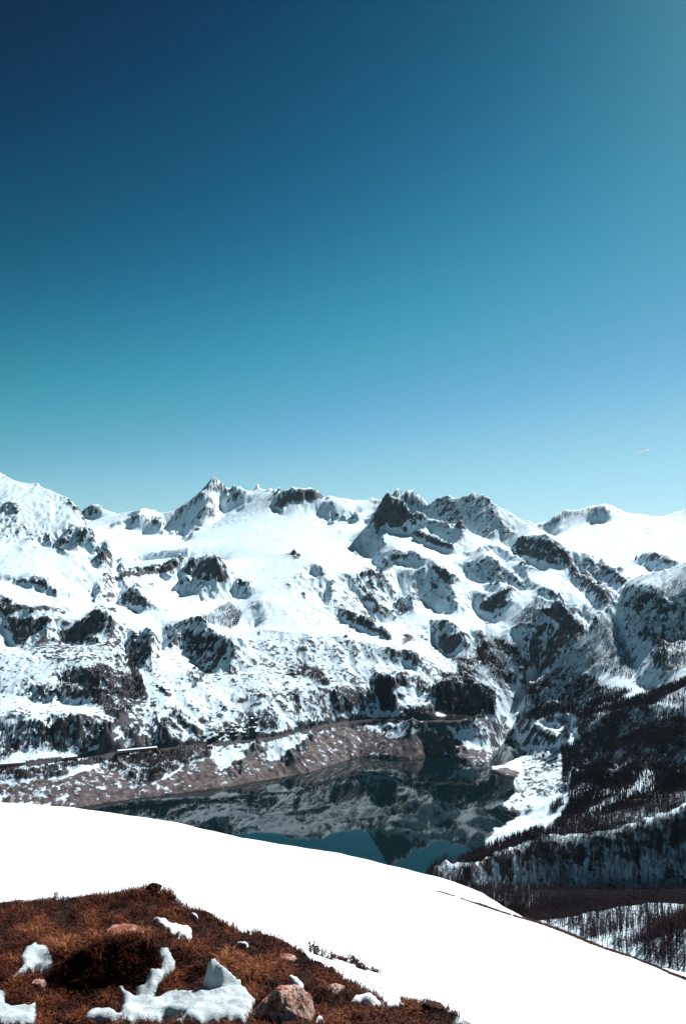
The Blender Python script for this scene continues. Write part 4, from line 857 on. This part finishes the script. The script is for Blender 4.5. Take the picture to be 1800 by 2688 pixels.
def templ_near(seed, nb, wid=.012):
    r = random.Random(seed); v = []; f = []
    for i in range(3): v.append((.018 * math.cos(i * 2.094), .018 * math.sin(i * 2.094), -.06))
    v.append((0, 0, 1)); f += [(0, 1, 3), (1, 2, 3), (2, 0, 3)]
    for i in range(nb):
        h = .18 + .75 * i / nb; a = r.uniform(0, 6.283); ln = (.18 * (1 - h) + .03) * r.uniform(.7, 1.3); q = len(v)
        ca, sa = math.cos(a), math.sin(a)
        v += [(-sa * wid, ca * wid, h - wid), (sa * wid, -ca * wid, h + wid * 1.5), (ca * ln, sa * ln, h + r.uniform(-.02, .04))]; f.append((q, q + 1, q + 2))
    return v, f
nearT = [templ_near(s_, 16) for s_ in range(4)]
farT = []
for s_ in range(4):
    r = random.Random(40 + s_); v = [(.014, 0, -.06), (-.007, .012, -.06), (-.007, -.012, -.06), (0, 0, 1)]; f = [(0, 1, 3), (1, 2, 3), (2, 0, 3)]
    for lo, hi, rad in ((.2, .62, .085), (.5, .95, .055)):
        q = len(v)
        for i in range(3): a = i * 2.094 + r.uniform(0, 1); v.append((rad * r.uniform(.5, 1.1) * math.cos(a), rad * r.uniform(.5, 1.1) * math.sin(a), lo + r.uniform(-.06, .08)))
        v.append((0, 0, hi)); f += [(q, q + 1, q + 3), (q + 1, q + 2, q + 3), (q + 2, q, q + 3)]
    farT.append((v, f))
v1, f1, b1 = merged(rest & (tY < 1500), nearT); v2, f2, b2 = merged(rest & (tY >= 1500), farT)
fo = mesh_obj('larch_forest', np.concatenate([v1, v2]), np.concatenate([f1, f2 + b1]), m_tree)
tag(fo, 'dark bare larch woods covering the slopes round the lake', kind='stuff')
for k in range(3):
    cb = MB(); P_ = []
    for i in range(25):
        x = 280 + i * 68; sag = -10 * (1 - ((i - 12) / 12) ** 2); p = at(*cA(x, 292 + k * 15), 900 + 4 * k); P_.append((p[0], p[1], p[2] + sag * .4))
    o = cb.path(P_, .11, 4).build('power_cable', m_dark)
    tag(o, ('topmost', 'middle', 'lowest')[k] + ' of the three thin power cables crossing the dark wooded valley', 'cable', 'power cables over the valley')

# ================================================================== FOREGROUND: snow hill, turf, rocks
fp, fw = [], []
def fput(p, w_=8.0): fp.append(p); fw.append(w_)
def fline(tg, L, back=None, w_=8.0):
    L = [(*tg(x, y), Y) for x, y, Y in L]
    for x, y, Y in dense(L, 10.0):
        p = at(x, y, Y); fput(p, w_)
        if back:
            for q in (.06, .14, .3): fput((p[0] * (1 + q), p[1] * (1 + q), p[2] - back * Y * q), w_ * .6)
fline(c0, [(x, y, 34 - 7 * max(0, x) / 1800) for x, y in sil if x <= 1390], .85, 60)
fline(cA, [(652, 492, 28.5), (700, 505, 28.3), (800, 540, 27.8), (900, 580, 27), (1000, 622, 26.2), (1100, 660, 25.4), (1250, 706, 24.5), (1400, 760, 24), (1568, 800, 23.5), (1900, 905, 22)], .9, 60)
fline(cA, [(90, 315, 24), (375, 404, 23.5), (560, 466, 23.5), (640, 496, 24.5)])
fline(c0, [(-1100, 2235, 14), (0, 2250, 14), (600, 2300, 14), (1000, 2400, 11.5), (1400, 2500, 9.5), (1800, 2620, 8), (2200, 2720, 7)])
fline(c0, [(1260, 2700, 4.18), (1500, 2700, 4.35), (1800, 2710, 4.6), (2200, 2740, 4.6)])
fline(c7, [(-1800, 290, 8.4), (0, 272, 8), (350, 243, 7.6), (620, 217, 7.3), (760, 198, 7.1), (880, 175, 7.0), (1010, 207, 6.9), (1060, 280, 6.7)], .38)
fline(c7, [(1060, 280, 6.7), (1180, 318, 6.5), (1340, 412, 6.1), (1500, 477, 5.8)])
fline(c8, [(224, 470, 5.8), (430, 585, 5.3), (690, 735, 4.95), (920, 880, 4.52), (1000, 885, 4.48), (1200, 862, 4.45), (1300, 930, 4.28), (1400, 990, 4.18)])
fline(c7, [(-1500, 480, 5.7), (0, 470, 5.6), (300, 440, 5.6), (600, 440, 5.5), (900, 430, 5.5), (1300, 520, 5.3)])
fline(c7, [(-1500, 600, 4.9), (0, 590, 4.9), (250, 590, 4.9), (400, 570, 4.78), (560, 530, 4.76), (700, 520, 4.76), (900, 530, 4.77), (1000, 570, 4.85), (1300, 640, 4.9), (1500, 660, 4.95)])
fline(c7, [(330, 780, 4.59), (450, 790, 4.58), (560, 775, 4.59), (700, 800, 4.57), (860, 770, 4.59)])
fline(c7, [(-1500, 800, 4.45), (0, 800, 4.45), (200, 800, 4.5), (500, 890, 4.42)]); fline(c7, [(-1500, 1010, 4.1), (0, 1000, 4.1), (500, 1000, 4.15), (1000, 1000, 4.18), (1400, 1000, 4.18)])
fline(c7, [(950, 850, 4.5), (1200, 830, 4.5), (1450, 800, 4.55)]); fline(c8, [(0, 990, 4.18), (500, 995, 4.18), (900, 995, 4.18), (1380, 1000, 4.15)]); fline(c8, [(200, 780, 4.6), (500, 760, 4.7), (640, 850, 4.52)])
for uu in np.linspace(-.95, .95, 40):
    for Y, z in ((1.3, -1.72), (1.9, -1.8), (2.6, -1.9)): fput((uu * Y, Y, CAMZ + z), 4)
    fput((uu * 75, 75, CAMZ - 58), 2); fput((uu * 118, 118, CAMZ - 92), 2)
GG = Grid(-.98, .98, 300, 1.25, 120, 380)
GGc = Grid(-.98, .98, 75, 1.25, 120, 95)
Zg = resample(GGc, GGc.solve(fp, fw, iters=300, wm=.03, wp=.012), GG.u, GG.v)
Zg = GG.solve(fp, fw, z0=Zg, iters=320, wm=.03, wp=.02)

TURF = [(c7, 1, [(-400, 300), (0, 275), (150, 262), (350, 245), (500, 235), (620, 220), (760, 200), (860, 187), (900, 178), (945, 205), (1010, 207), (1050, 272), (1110, 312), (1180, 318), (1260, 357), (1340, 412), (1420, 452), (1500, 477), (1568, 476), (1700, 540), (1790, 575), (1900, 700), (1900, 1200), (-400, 1200)]),
        (c8, 1, [(150, 440), (224, 470), (300, 502), (360, 532), (430, 587), (480, 612), (540, 642), (620, 682), (690, 737), (780, 777), (860, 822), (920, 882), (945, 902), (1000, 892), (1130, 872), (1200, 867), (1270, 902), (1300, 932), (1370, 962), (1400, 992), (1450, 1060), (0, 1100), (0, 500)])]
TURF_M = raster(TURF, 1)
TX, TYY = GG.X, GG.Y
def fg_px(X, Y, Zz): return screen(X, Y, Zz)
gpx, gpy = screen(GG.X, GG.Y, Zg)
ext = np.where(gpy > 2690, ((gpx < 1230) & (GG.Y > 1.5)) * 1.0, 0)
T_in = np.maximum(np.where((gpx > -20) & (gpx < 1800) & (gpy < 2688) & (gpy > MY), sample(TURF_M, gpx, gpy), 0), ext)
T_in = np.maximum(T_in, ((gpx <= -20) & (gpy > 2372)) * 1.0) * (GG.Y < 8.6)
bumps = .045 * fbm(GG.X, GG.Y, .42, 4, 500, .55) + .03 * fbm(GG.X, GG.Y, .16, 3, 510, .5)
tz_ = Zg + T_in * bumps - .14 * (1 - sstep(.08, .45, T_in))
snow_tex = .012 * fbm(GG.X, GG.Y, 1.6, 4, 520) * sstep(2, 5, GG.Y)
dxs, dys, _ = at(*cA(870, 1050), 4.75)
dent = .05 * np.exp(-(((GG.X - dxs) / .17) ** 2 + ((GG.Y - dys) / .06) ** 2))
sz_ = Zg + snow_tex - dent - .16 * sstep(.55, .98, T_in)
tag(mesh_obj('snow_slope', np.stack([GG.X, GG.Y, sz_], -1).reshape(-1, 3), grid_faces(GG.nv, GG.nu), m_snow, smooth=True), 'smooth sunlit white snow hill in front of the lake', kind='structure')
uT = np.linspace(-.6, .4, 330); vT = np.linspace(math.log(2.9), math.log(8.8), 260)
tzf = resample(GG, tz_, uT, vT); UT, VT = np.meshgrid(uT, vT); YT = np.exp(VT); XT = UT * YT
T_f = resample(GG, T_in, uT, vT)
tzf += (.012 * fbm(XT, YT, .06, 3, 530, .6) + .02 * fbm(XT, YT, .13, 2, 531)) * np.clip(T_f, 0, 1)
q_ = T_f > .02; keep = q_[:-1, :-1] | q_[1:, :-1] | q_[:-1, 1:] | q_[1:, 1:]
tag(mesh_obj('turf', np.stack([XT, YT, tzf], -1).reshape(-1, 3), grid_faces(260, 330, keep), m_turf, smooth=True), 'hummock of bare brown turf free of snow at the front', kind='structure')

def gz(x, y, turf=True):
    """Height of the turf (or of the snow) near the camera."""
    A, uu, vv = (tzf, uT, vT) if turf else (sz_, GG.u, GG.v)
    u = np.asarray(x, float) / y; v = np.log(np.asarray(y, float))
    a = np.clip((u - uu[0]) / (uu[1] - uu[0]), 0, len(uu) - 1.001); b_ = np.clip((v - vv[0]) / (vv[1] - vv[0]), 0, len(vv) - 1.001)
    i = a.astype(int); j = b_.astype(int); a = a - i; b_ = b_ - j
    return (A[j, i] * (1 - a) + A[j, i + 1] * a) * (1 - b_) + (A[j + 1, i] * (1 - a) + A[j + 1, i + 1] * a) * b_
YS = np.exp(np.linspace(math.log(3.0), math.log(40), 900))
def fg_hit(px_, py_, turf=True):
    """World points where sight lines through photograph pixels meet the near ground."""
    px_ = np.atleast_1d(np.asarray(px_, float)); py_ = np.atleast_1d(np.asarray(py_, float))
    out = np.zeros((len(px_), 3))
    for c in range(0, len(px_), 4000):
        u, t = slopes(px_[c:c + 4000], py_[c:c + 4000]); m_ = np.broadcast_to(YS[:, None], (len(YS), len(u)))
        Ys = m_ if not turf else m_
        zz = gz(u[None] * Ys, Ys, False)
        if turf: zz = np.maximum(zz, np.where(Ys < 8.7, gz(u[None] * Ys, np.minimum(Ys, 8.75), True), -1e9))
        ok = zz >= CAMZ + t[None] * Ys; ok[-1] = True
        j = ok.argmax(0); Y = YS[j]; out[c:c + 4000] = np.stack([u * Y, Y, zz[j, np.arange(len(u))]], 1)
    return out

# snow left lying on the turf
PATCH = [
 (c7, .032, 'grey-white crusty snow patch at the left of the brown turf', [(40, 745), (115, 690), (110, 625), (150, 560), (215, 525), (235, 560), (275, 545), (300, 600), (325, 660), (310, 705), (230, 725), (200, 690), (120, 710)]),
 (c7, .035, 'bright long snow patch below the top of the turf hummock', [(895, 385), (930, 383), (1000, 410), (1080, 440), (1125, 450), (1130, 490), (1110, 515), (1060, 515), (1000, 480), (985, 445)]),
 (c7, .02, 'thin snow scrap nearest the top right edge of the hummock', [(1095, 352), (1140, 350), (1172, 373), (1130, 366)]),
 (c7, .036, 'largest snow patch winding down the turf with an upright melted horn', [(470, 1010), (490, 981), (530, 930), (700, 945), (715, 900), (705, 840), (680, 800), (720, 795), (750, 830), (800, 855), (790, 795), (850, 775), (880, 700), (940, 690), (950, 650), (930, 620), (930, 555), (990, 575), (1035, 650), (1030, 700), (970, 730), (930, 780), (915, 870), (970, 825), (1060, 820), (1160, 825), (1220, 800), (1270, 780), (1370, 800), (1450, 800), (1465, 830), (1510, 870), (1480, 940), (1440, 1010)]),
 (c7, .032, 'snow patch cut by the lower left corner', [(-60, 815), (30, 820), (35, 900), (100, 910), (215, 890), (222, 970), (200, 1020), (-60, 1020)]),
 (c7, .015, 'flat snow scrap on the turf left of the dwarf shrubs', [(1390, 520), (1450, 525), (1465, 540), (1410, 540)]),
 (c8, .045, 'small two-lobed snow lump between tufts above the lichen rock', [(345, 735), (375, 728), (412, 750), (442, 785), (436, 815), (405, 824), (375, 800), (368, 770)]),
 (c8, .045, 'rounded snow cushion near the lower right end of the turf', [(705, 887), (740, 857), (800, 850), (835, 840), (862, 862), (912, 902), (830, 925), (780, 907), (720, 907)]),
 (c8, .03, 'snow scrap cut by the bottom edge below the lichen rock', [(505, 985), (530, 974), (562, 980), (565, 1000), (505, 1000)]),
]
patch_polys = []
for tg, th_, lab, P_ in PATCH:
    pp = np.array([tg(*q) for q in P_]); patch_polys.append(pp)
    dn = np.array([d[:2] for d in dense([tuple(q) for q in pp] + [tuple(pp[0])], 4.0)])
    dn = dn + 3.4 * np.stack([gnoise(dn[:, 0] / 9, dn[:, 1] / 9, 601), gnoise(dn[:, 0] / 9, dn[:, 1] / 9 + 40, 602)], 1)
    Wp = fg_hit(dn[:, 0], dn[:, 1])[:, :2]
    x0, y0 = Wp.min(0) - .03; x1, y1 = Wp.max(0) + .03; st = max(.009, (x1 - x0) / 150)
    gx_, gy_ = np.meshgrid(np.arange(x0, x1, st), np.arange(y0, y1, st)); ins = in_poly(gx_, gy_, [tuple(q) for q in Wp])
    d = np.full(gx_.shape, 9.)
    for a, b_ in zip(Wp, np.roll(Wp, -1, 0)):
        e_ = b_ - a; L2 = (e_ ** 2).sum() + 1e-12; t = np.clip(((gx_ - a[0]) * e_[0] + (gy_ - a[1]) * e_[1]) / L2, 0, 1)
        d = np.minimum(d, np.hypot(gx_ - a[0] - t * e_[0], gy_ - a[1] - t * e_[1]))
    g0 = gz(gx_, gy_)
    for _ in range(3): g0 = np.pad(g0, 1, 'edge'); g0 = (g0[:-2, 1:-1] + g0[2:, 1:-1] + g0[1:-1, :-2] + g0[1:-1, 2:] + g0[1:-1, 1:-1]) / 5
    hh = g0 + th_ * np.sqrt(np.clip(d / (th_ * .9), 0, 1)) + .32 * th_ * fbm(gx_, gy_, .09, 4, 610, .6) + .012
    if 'horn' in lab:
        for (sx_, sy_), hgt, rx_, ry_ in [((1240 + 8 * q, 805 - q * .5), .165 - .0055 * q + .012 * math.sin(q * 2.1), .030, .030) for q in range(20)]:
            c_ = fg_hit(*[np.array([v]) for v in c7(sx_, sy_)])[0]
            rr_ = np.maximum(0, 1 - np.sqrt(((gx_ - c_[0]) / rx_) ** 2 + ((gy_ - c_[1]) / ry_) ** 2) / 1.8); hh = np.maximum(hh, g0 + hgt * np.minimum(1, 1.25 * rr_ ** .8))
    hh = np.where(ins, hh, g0 - .06)
    q_ = ins; keep = q_[:-1, :-1] | q_[1:, :-1] | q_[:-1, 1:] | q_[1:, 1:]
    o = mesh_obj('snow_patch', np.stack([gx_, gy_, hh], -1).reshape(-1, 3), grid_faces(*gx_.shape, keep), m_crust if lab.startswith(('grey', 'largest', 'snow patch cut')) else m_snow, smooth=True)
    tag(o, lab, 'snow patch', 'snow patches left on the turf')

# stones
def stone(name, P_, tg, lab, cat, flat=.6, seed=0, m=None, sink=.3, depth=.7):
    pp = np.array([tg(*q) for q in P_]); r = np.random.default_rng(seed)
    xl, xr, yt, yb = pp[:, 0].min(), pp[:, 0].max(), pp[:, 1].min(), pp[:, 1].max(); base = fg_hit([(xl + xr) / 2], [yb - .25 * (yb - yt)])[0]
    sc = base[1] / F * 1.02; rx = (xr - xl) / 2 * sc; rz = (yb - yt) / 2 * sc * flat / .6
    import bmesh
    bm_ = bmesh.new(); bmesh.ops.create_icosphere(bm_, subdivisions=5, radius=1); v = np.array([q.co[:] for q in bm_.verts]); f = [[q.index for q in fc.verts] for fc in bm_.faces]; bm_.free()
    for k in range(14):
        nrm = r.normal(size=3); nrm /= np.linalg.norm(nrm); dd = r.uniform(.55, .85); ex = np.clip(v @ nrm - dd, 0, None); v = v - ex[:, None] * nrm[None] * .8
    v += .17 * np.stack([fbm(v[:, 0] + .6 * v[:, 1] + seed, v[:, 2] * 1.1 - .7 * v[:, 1], .8, 5, 700 + seed, .55, True)] * 3, 1) * v
    v *= np.array([rx, rx * depth, rz])
    o = mesh_obj(name, v + np.array([base[0], base[1] + .1 * rx, base[2] + rz * (.62 - sink)]), np.array(f), m or m_rock, smooth=False)
    if m is None: patch_polys.append(pp)
    return tag(o, lab, cat)
stone('boulder', [(150, 930), (180, 880), (240, 800), (285, 785), (340, 820), (380, 860), (460, 860), (500, 905), (470, 950), (400, 1010), (180, 1010)], c8, 'large pink boulder with rust-red lichen at the bottom edge', 'boulder', .62, 21, None, .38)
stone('flat_stone', [(600, 475), (640, 440), (710, 428), (790, 436), (818, 465), (740, 482)], c7, 'flat pinkish stone set in the turf above the dark bank', 'stone', .62, 4, None, .1)
stone('flat_stone', [(175, 795), (230, 730), (270, 770), (235, 800)], c7, 'reddish stone just below the left crusty snow patch', 'stone', .6, 5, None, .2)
stone('flat_stone', [(555, 760), (600, 752), (680, 788), (672, 822), (600, 800)], c8, 'narrow lichened stone right of the two-lobed snow lump', 'stone', .55, 6, None, .2)
stone('flat_stone', [(258, 590), (310, 583), (388, 612), (330, 625)], c8, 'thin stone near the snow edge in the upper right of the turf', 'stone', .55, 7, None, .2)
stone('pebble', [(562, 958), (600, 954), (600, 985), (570, 985)], c7, 'small brown stone lying on the largest snow patch', 'stone', .6, 8, None, -.2)
stone('pebble', [(145, 822), (183, 820), (180, 838), (150, 838)], c7, 'small pale stone on dark soil at the lower left', 'stone', .6, 9, None, .1)
stone('pebble', [(372, 822), (395, 815), (452, 822), (440, 836), (400, 838)], c8, 'small pale stone just under the two-lobed snow lump', 'stone', .55, 10, None, .1)
stone('earth_clod', [(850, 205), (880, 172), (910, 168), (948, 200), (920, 225)], c7, 'dark earth clod on the top of the turf hummock', 'clod', .65, 11, m_clod, .0)
stone('earth_clod', [(1140, 895), (1160, 872), (1215, 868), (1265, 900), (1240, 940), (1150, 935)], c8, 'dark earth clod at the right end of the turf', 'clod', .65, 12, m_clod, .15)

# dry grass
occ = np.clip(raster([(c0, 1, [tuple(q) for q in pp]) for pp in patch_polys], 5) * 2.0 - .9, 0, 1)
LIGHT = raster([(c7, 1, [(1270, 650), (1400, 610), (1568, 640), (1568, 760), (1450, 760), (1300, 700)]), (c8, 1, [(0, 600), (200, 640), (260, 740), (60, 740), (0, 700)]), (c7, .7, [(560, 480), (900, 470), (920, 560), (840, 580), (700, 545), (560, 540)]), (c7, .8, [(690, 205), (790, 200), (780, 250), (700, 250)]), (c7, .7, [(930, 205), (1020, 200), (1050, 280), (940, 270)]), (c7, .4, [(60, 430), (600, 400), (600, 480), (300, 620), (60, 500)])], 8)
nB = 95000
bx = rng.uniform(-40, 1240, nB * 3); by = rng.uniform(2325, 2720, nB * 3)
den = np.where((bx > 0) & (by < 2688), sample(TURF_M, np.clip(bx, 0, 1799), np.clip(by, 0, 2687)), 1.0 * (by > 2380)) * (1 - np.where(by < 2688, sample(occ, np.clip(bx, 0, 1799), by), 0))
den = np.where((bx > 1180) & (by > 2680), 0, den)
bank_shade = raster([(c7, 1, [(450, 600), (560, 560), (700, 550), (900, 560), (920, 640), (860, 770), (700, 800), (560, 790), (340, 780), (330, 690)]), (c7, .6, [(230, 720), (700, 800), (690, 930), (500, 930), (230, 850)])], 6)  # shade of the steep bank, painted in with sparser blades of darker tint
bd = sample(bank_shade, np.clip(bx, 0, 1799), np.clip(by, 0, 2687))
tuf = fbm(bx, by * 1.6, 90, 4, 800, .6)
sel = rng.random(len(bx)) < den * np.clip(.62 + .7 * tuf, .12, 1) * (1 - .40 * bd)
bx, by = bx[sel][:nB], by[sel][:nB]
P3 = fg_hit(bx, by); li = sample(LIGHT, np.clip(bx, 0, 1799), np.clip(by, 0, 2687)); nz_ = fbm(bx, by * 1.5, 70, 4, 810, .6)
okk = P3[:, 1] < 8.6; P3, li, nz_ = P3[okk], li[okk], nz_[okk]; n_ = len(P3)
def blades(P3, length, lean, width, tint, name, label):
    n_ = len(P3); a = rng.uniform(0, 6.283, n_); th2 = a + rng.normal(0, .5, n_)
    dx, dy = np.cos(a), np.sin(a); wx, wy = -np.sin(th2) * width, np.cos(th2) * width
    L = length; l1 = lean * .35; base = P3 - np.array([0, 0, .006])
    mid = base + np.stack([dx * L * l1, dy * L * l1, L * .58], 1); tip = base + np.stack([dx * L * lean, dy * L * lean, L * (1 - .45 * lean ** 1.5)], 1)
    W0 = np.stack([wx, wy, 0 * wx], 1)
    v = np.stack([base - W0, base + W0, mid - W0 * .7, mid + W0 * .7, tip], 1).reshape(-1, 3)
    f = (np.array([[0, 1, 2], [1, 3, 2], [2, 3, 4]])[None] + (np.arange(n_) * 5)[:, None, None]).reshape(-1, 3)
    col = np.repeat(np.concatenate([tint, np.ones((n_, 1))], 1), 5, 0)
    return tag(mesh_obj(name, v, f, m_grass, attrs={'tint': col}), label, kind='stuff')
bdl = sample(bank_shade, np.clip(bx, 0, 1799), np.clip(by, 0, 2687))[okk]
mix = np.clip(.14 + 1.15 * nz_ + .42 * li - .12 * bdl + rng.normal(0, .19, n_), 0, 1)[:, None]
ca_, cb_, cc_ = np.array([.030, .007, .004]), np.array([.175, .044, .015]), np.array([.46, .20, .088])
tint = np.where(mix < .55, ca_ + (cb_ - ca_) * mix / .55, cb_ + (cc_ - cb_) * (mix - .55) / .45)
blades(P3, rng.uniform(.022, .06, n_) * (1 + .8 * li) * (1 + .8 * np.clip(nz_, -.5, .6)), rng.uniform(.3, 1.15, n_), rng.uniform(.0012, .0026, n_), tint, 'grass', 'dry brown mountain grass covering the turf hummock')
# grass line along the brow of the snow hill
GL = [(90, 315, 1), (130, 322, 2), (220, 350, 2), (300, 378, 1.5), (375, 403, 4), (460, 432, 2.5), (540, 458, 3), (640, 486, 4), (700, 503, 5), (800, 538, 6), (900, 578, 7), (960, 603, 7), (1000, 620, 6), (1100, 658, 4), (1180, 683, 6), (1250, 705, 3), (1310, 730, 4), (1400, 765, 3), (1480, 803, 4), (1568, 836, 4), (1640, 862, 4)]
gl = np.array(dense([(*cA(x, y), w_) for x, y, w_ in GL], .35)); gl = np.repeat(gl, 3, 0)
gap = fbm(gl[:, 0], gl[:, 1], 26, 3, 820); gl = gl[(gap > -.16 - .06 * gl[:, 2]) | (rng.random(len(gl)) < .15)]
ps = fg_hit(gl[:, 0] + rng.normal(0, 1.0, len(gl)), gl[:, 1] + rng.normal(0, .4, len(gl)) * gl[:, 2] * .45, False); n_ = len(ps)
mixl = rng.random((n_, 1)) ** 1.5
blades(ps, rng.uniform(.03, .09, n_) * (gl[:, 2] / 4) ** .6, rng.uniform(.2, .8, n_), rng.uniform(.006, .014, n_), np.array([.03, .012, .012]) * (1 - mixl) + np.array([.24, .09, .04]) * mixl, 'grass_line', 'thin line of dark dry grass poking through along the brow of the snow hill')
# small tuft in the snow at the right of the turf
q_ = rng.uniform(0, 1, (500, 2)); tx_ = 1015 + q_[:, 0] * 95; ty_ = 852 + q_[:, 0] * 30 + (q_[:, 1] - .3) * 22 * np.sin(q_[:, 0] * 3.0)
ps = fg_hit(*c8(tx_, ty_), False); m3 = rng.random((500, 1)) ** 1.3
o = blades(ps, rng.uniform(.02, .05, 500), rng.uniform(.3, 1.1, 500), rng.uniform(.0014, .0026, 500), ca_ * (1 - m3) + cb_ * m3, 'grass_tuft', 'small brown grass tuft alone in the snow by the right end of the turf')
del o['kind']; tag(o, None, 'grass tuft')
# dry flower stalks along the upper edge
st = MB()
E_ = dense([(*c7(x, y), 1) for x, y in ((0, 272), (350, 243), (620, 217), (860, 186))], 5.0) + dense([(*c7(x, y), 1) for x, y in ((1060, 285), (1180, 318), (1340, 412), (1500, 477))], 3.0) + dense([(*c8(x, y), 1) for x, y in ((224, 470), (430, 585), (690, 735), (920, 880))], 4.0)
for e_ in E_:
    if random.random() < .45: continue
    p = fg_hit([e_[0] + random.uniform(-3, 3)], [e_[1] + random.uniform(0, 7)])[0]; h = random.uniform(.02, .085); q = (p[0] + random.uniform(-.02, .02), p[1], p[2] + h)
    st.tube(tuple(p), q, .0011, .0008, 3)
    if random.random() < .7: st.tube((q[0], q[1], q[2] - .002), (q[0], q[1], q[2] + .006), .0035, .002, 5)
tag(st.build('dry_flower_stalks', m_twig), 'tiny dry seed stalks along the snow edge of the turf', kind='stuff')
# dwarf shrubs half buried in the snow
for k, (x, y, w_, h_, lab) in enumerate(((548, 588, 130, 48, 'longest dwarf shrub poking out of the snow, uppermost of the row'), (655, 608, 75, 22, 'low flat dwarf shrub just right of the longest one in the snow'), (733, 632, 70, 52, 'dark open-branched dwarf shrub in the middle of the snow row'), (782, 662, 60, 26, 'small dwarf shrub right of the open-branched one'), (855, 678, 50, 16, 'lowest and smallest dwarf shrub at the end of the snow row'))):
    r = random.Random(90 + k); c_ = fg_hit(*[np.array([v]) for v in c8(x, y)], False)[0]; sc = c_[1] / F / 2.24
    e = empty('dwarf_shrub', tuple(c_), 0, label=lab, cat='shrub', group='dwarf shrubs in the snow'); tw, lf = MB(), MB()
    for i in range(int(14 + w_ * .22)):
        ox = r.uniform(-.5, .5) * w_ * sc; b0 = (ox, r.uniform(-.02, .02), -.03 - .45 * ox); hh = h_ * sc * r.uniform(.45, 1.0)
        b1 = (ox + r.uniform(-.02, .02), b0[1] + r.uniform(-.02, .02), b0[2] + .03 + hh); tw.tube(b0, b1, .0022, .001, 4)
        for j in range(9):
            t = r.uniform(.3, 1.05); p = Vector(b0).lerp(Vector(b1), t) + Vector((r.uniform(-.011, .011), r.uniform(-.011, .011), r.uniform(-.006, .008)))
            lf.tube(p, p + Vector((r.uniform(-.008, .008), r.uniform(-.006, .006), r.uniform(.003, .009))), .0042, .0015, 4)
    tw.build('twigs', m_twig, e); lf.build('leaves', m_twig, e)
# stake in the snow behind the turf
c_ = fg_hit(*[np.array([v]) for v in c7(125, 262)], False)[0]; c_ = (c_[0], max(8.8, c_[1]), float(gz(c_[0], max(8.8, c_[1]), False)))
e = empty('marker_stake', c_, .2, label='short pale grey stake standing in the snow behind the left turf edge', cat='stake')
MB().box((0, 0, -.02), (.04, .03, .18)).build('post', m_stake, e); MB().box((0, -.001, .076), (.05, .036, .012)).build('cap', m_stake, e)
# concrete lift mast below the brow at the far left
x_, Y_ = slopes(33, 2090)[0] * 62, 62.0; zt = at(33, 2084, 62)[2]
e = empty('concrete_mast', (x_, Y_, zt - 12), .55, label='grey concrete mast rising behind the snow brow at the left edge', cat='mast')
MB().box((0, 0, 6), (.25, .25, 12)).build('shaft', m_conc, e); MB().box((0, 0, 12.04), (.34, .34, .09)).build('cap', m_dark, e); MB().box((.16, 0, 11.5), (.12, .1, .16)).build('bracket', m_dark, e)
# aeroplane trail
a, b_ = Vector(at(1664, 1188, 21000)), Vector(at(1704, 1180, 21000)); k = MB()
for i in range(8): k.tube(a.lerp(b_, i / 8), a.lerp(b_, (i + 1) / 8), 2.5 + 2.0 * i, 4.5 + 2.0 * i, 6)
tag(k.build('contrail', m_trail, None, True), 'short white aeroplane trail in the sky at the right', 'contrail')

# thin mountain air
hz = MB().box((0, 6300, 1060), (24000, 13000, 2180)).build('haze', None); tag(hz, 'thin bluish mountain air', kind='stuff')
m = bpy.data.materials.new('mountain_air'); m.use_nodes = True; n = m.node_tree; n.nodes.clear()
pv = n.nodes.new('ShaderNodeVolumePrincipled'); pv.inputs['Density'].default_value = 0.5e-5; pv.inputs['Color'].default_value = (.42, .80, 1.0, 1); pv.inputs['Anisotropy'].default_value = 0.2
mo = n.nodes.new('ShaderNodeOutputMaterial'); n.links.new(pv.outputs[0], mo.inputs['Volume']); hz.data.materials.append(m)
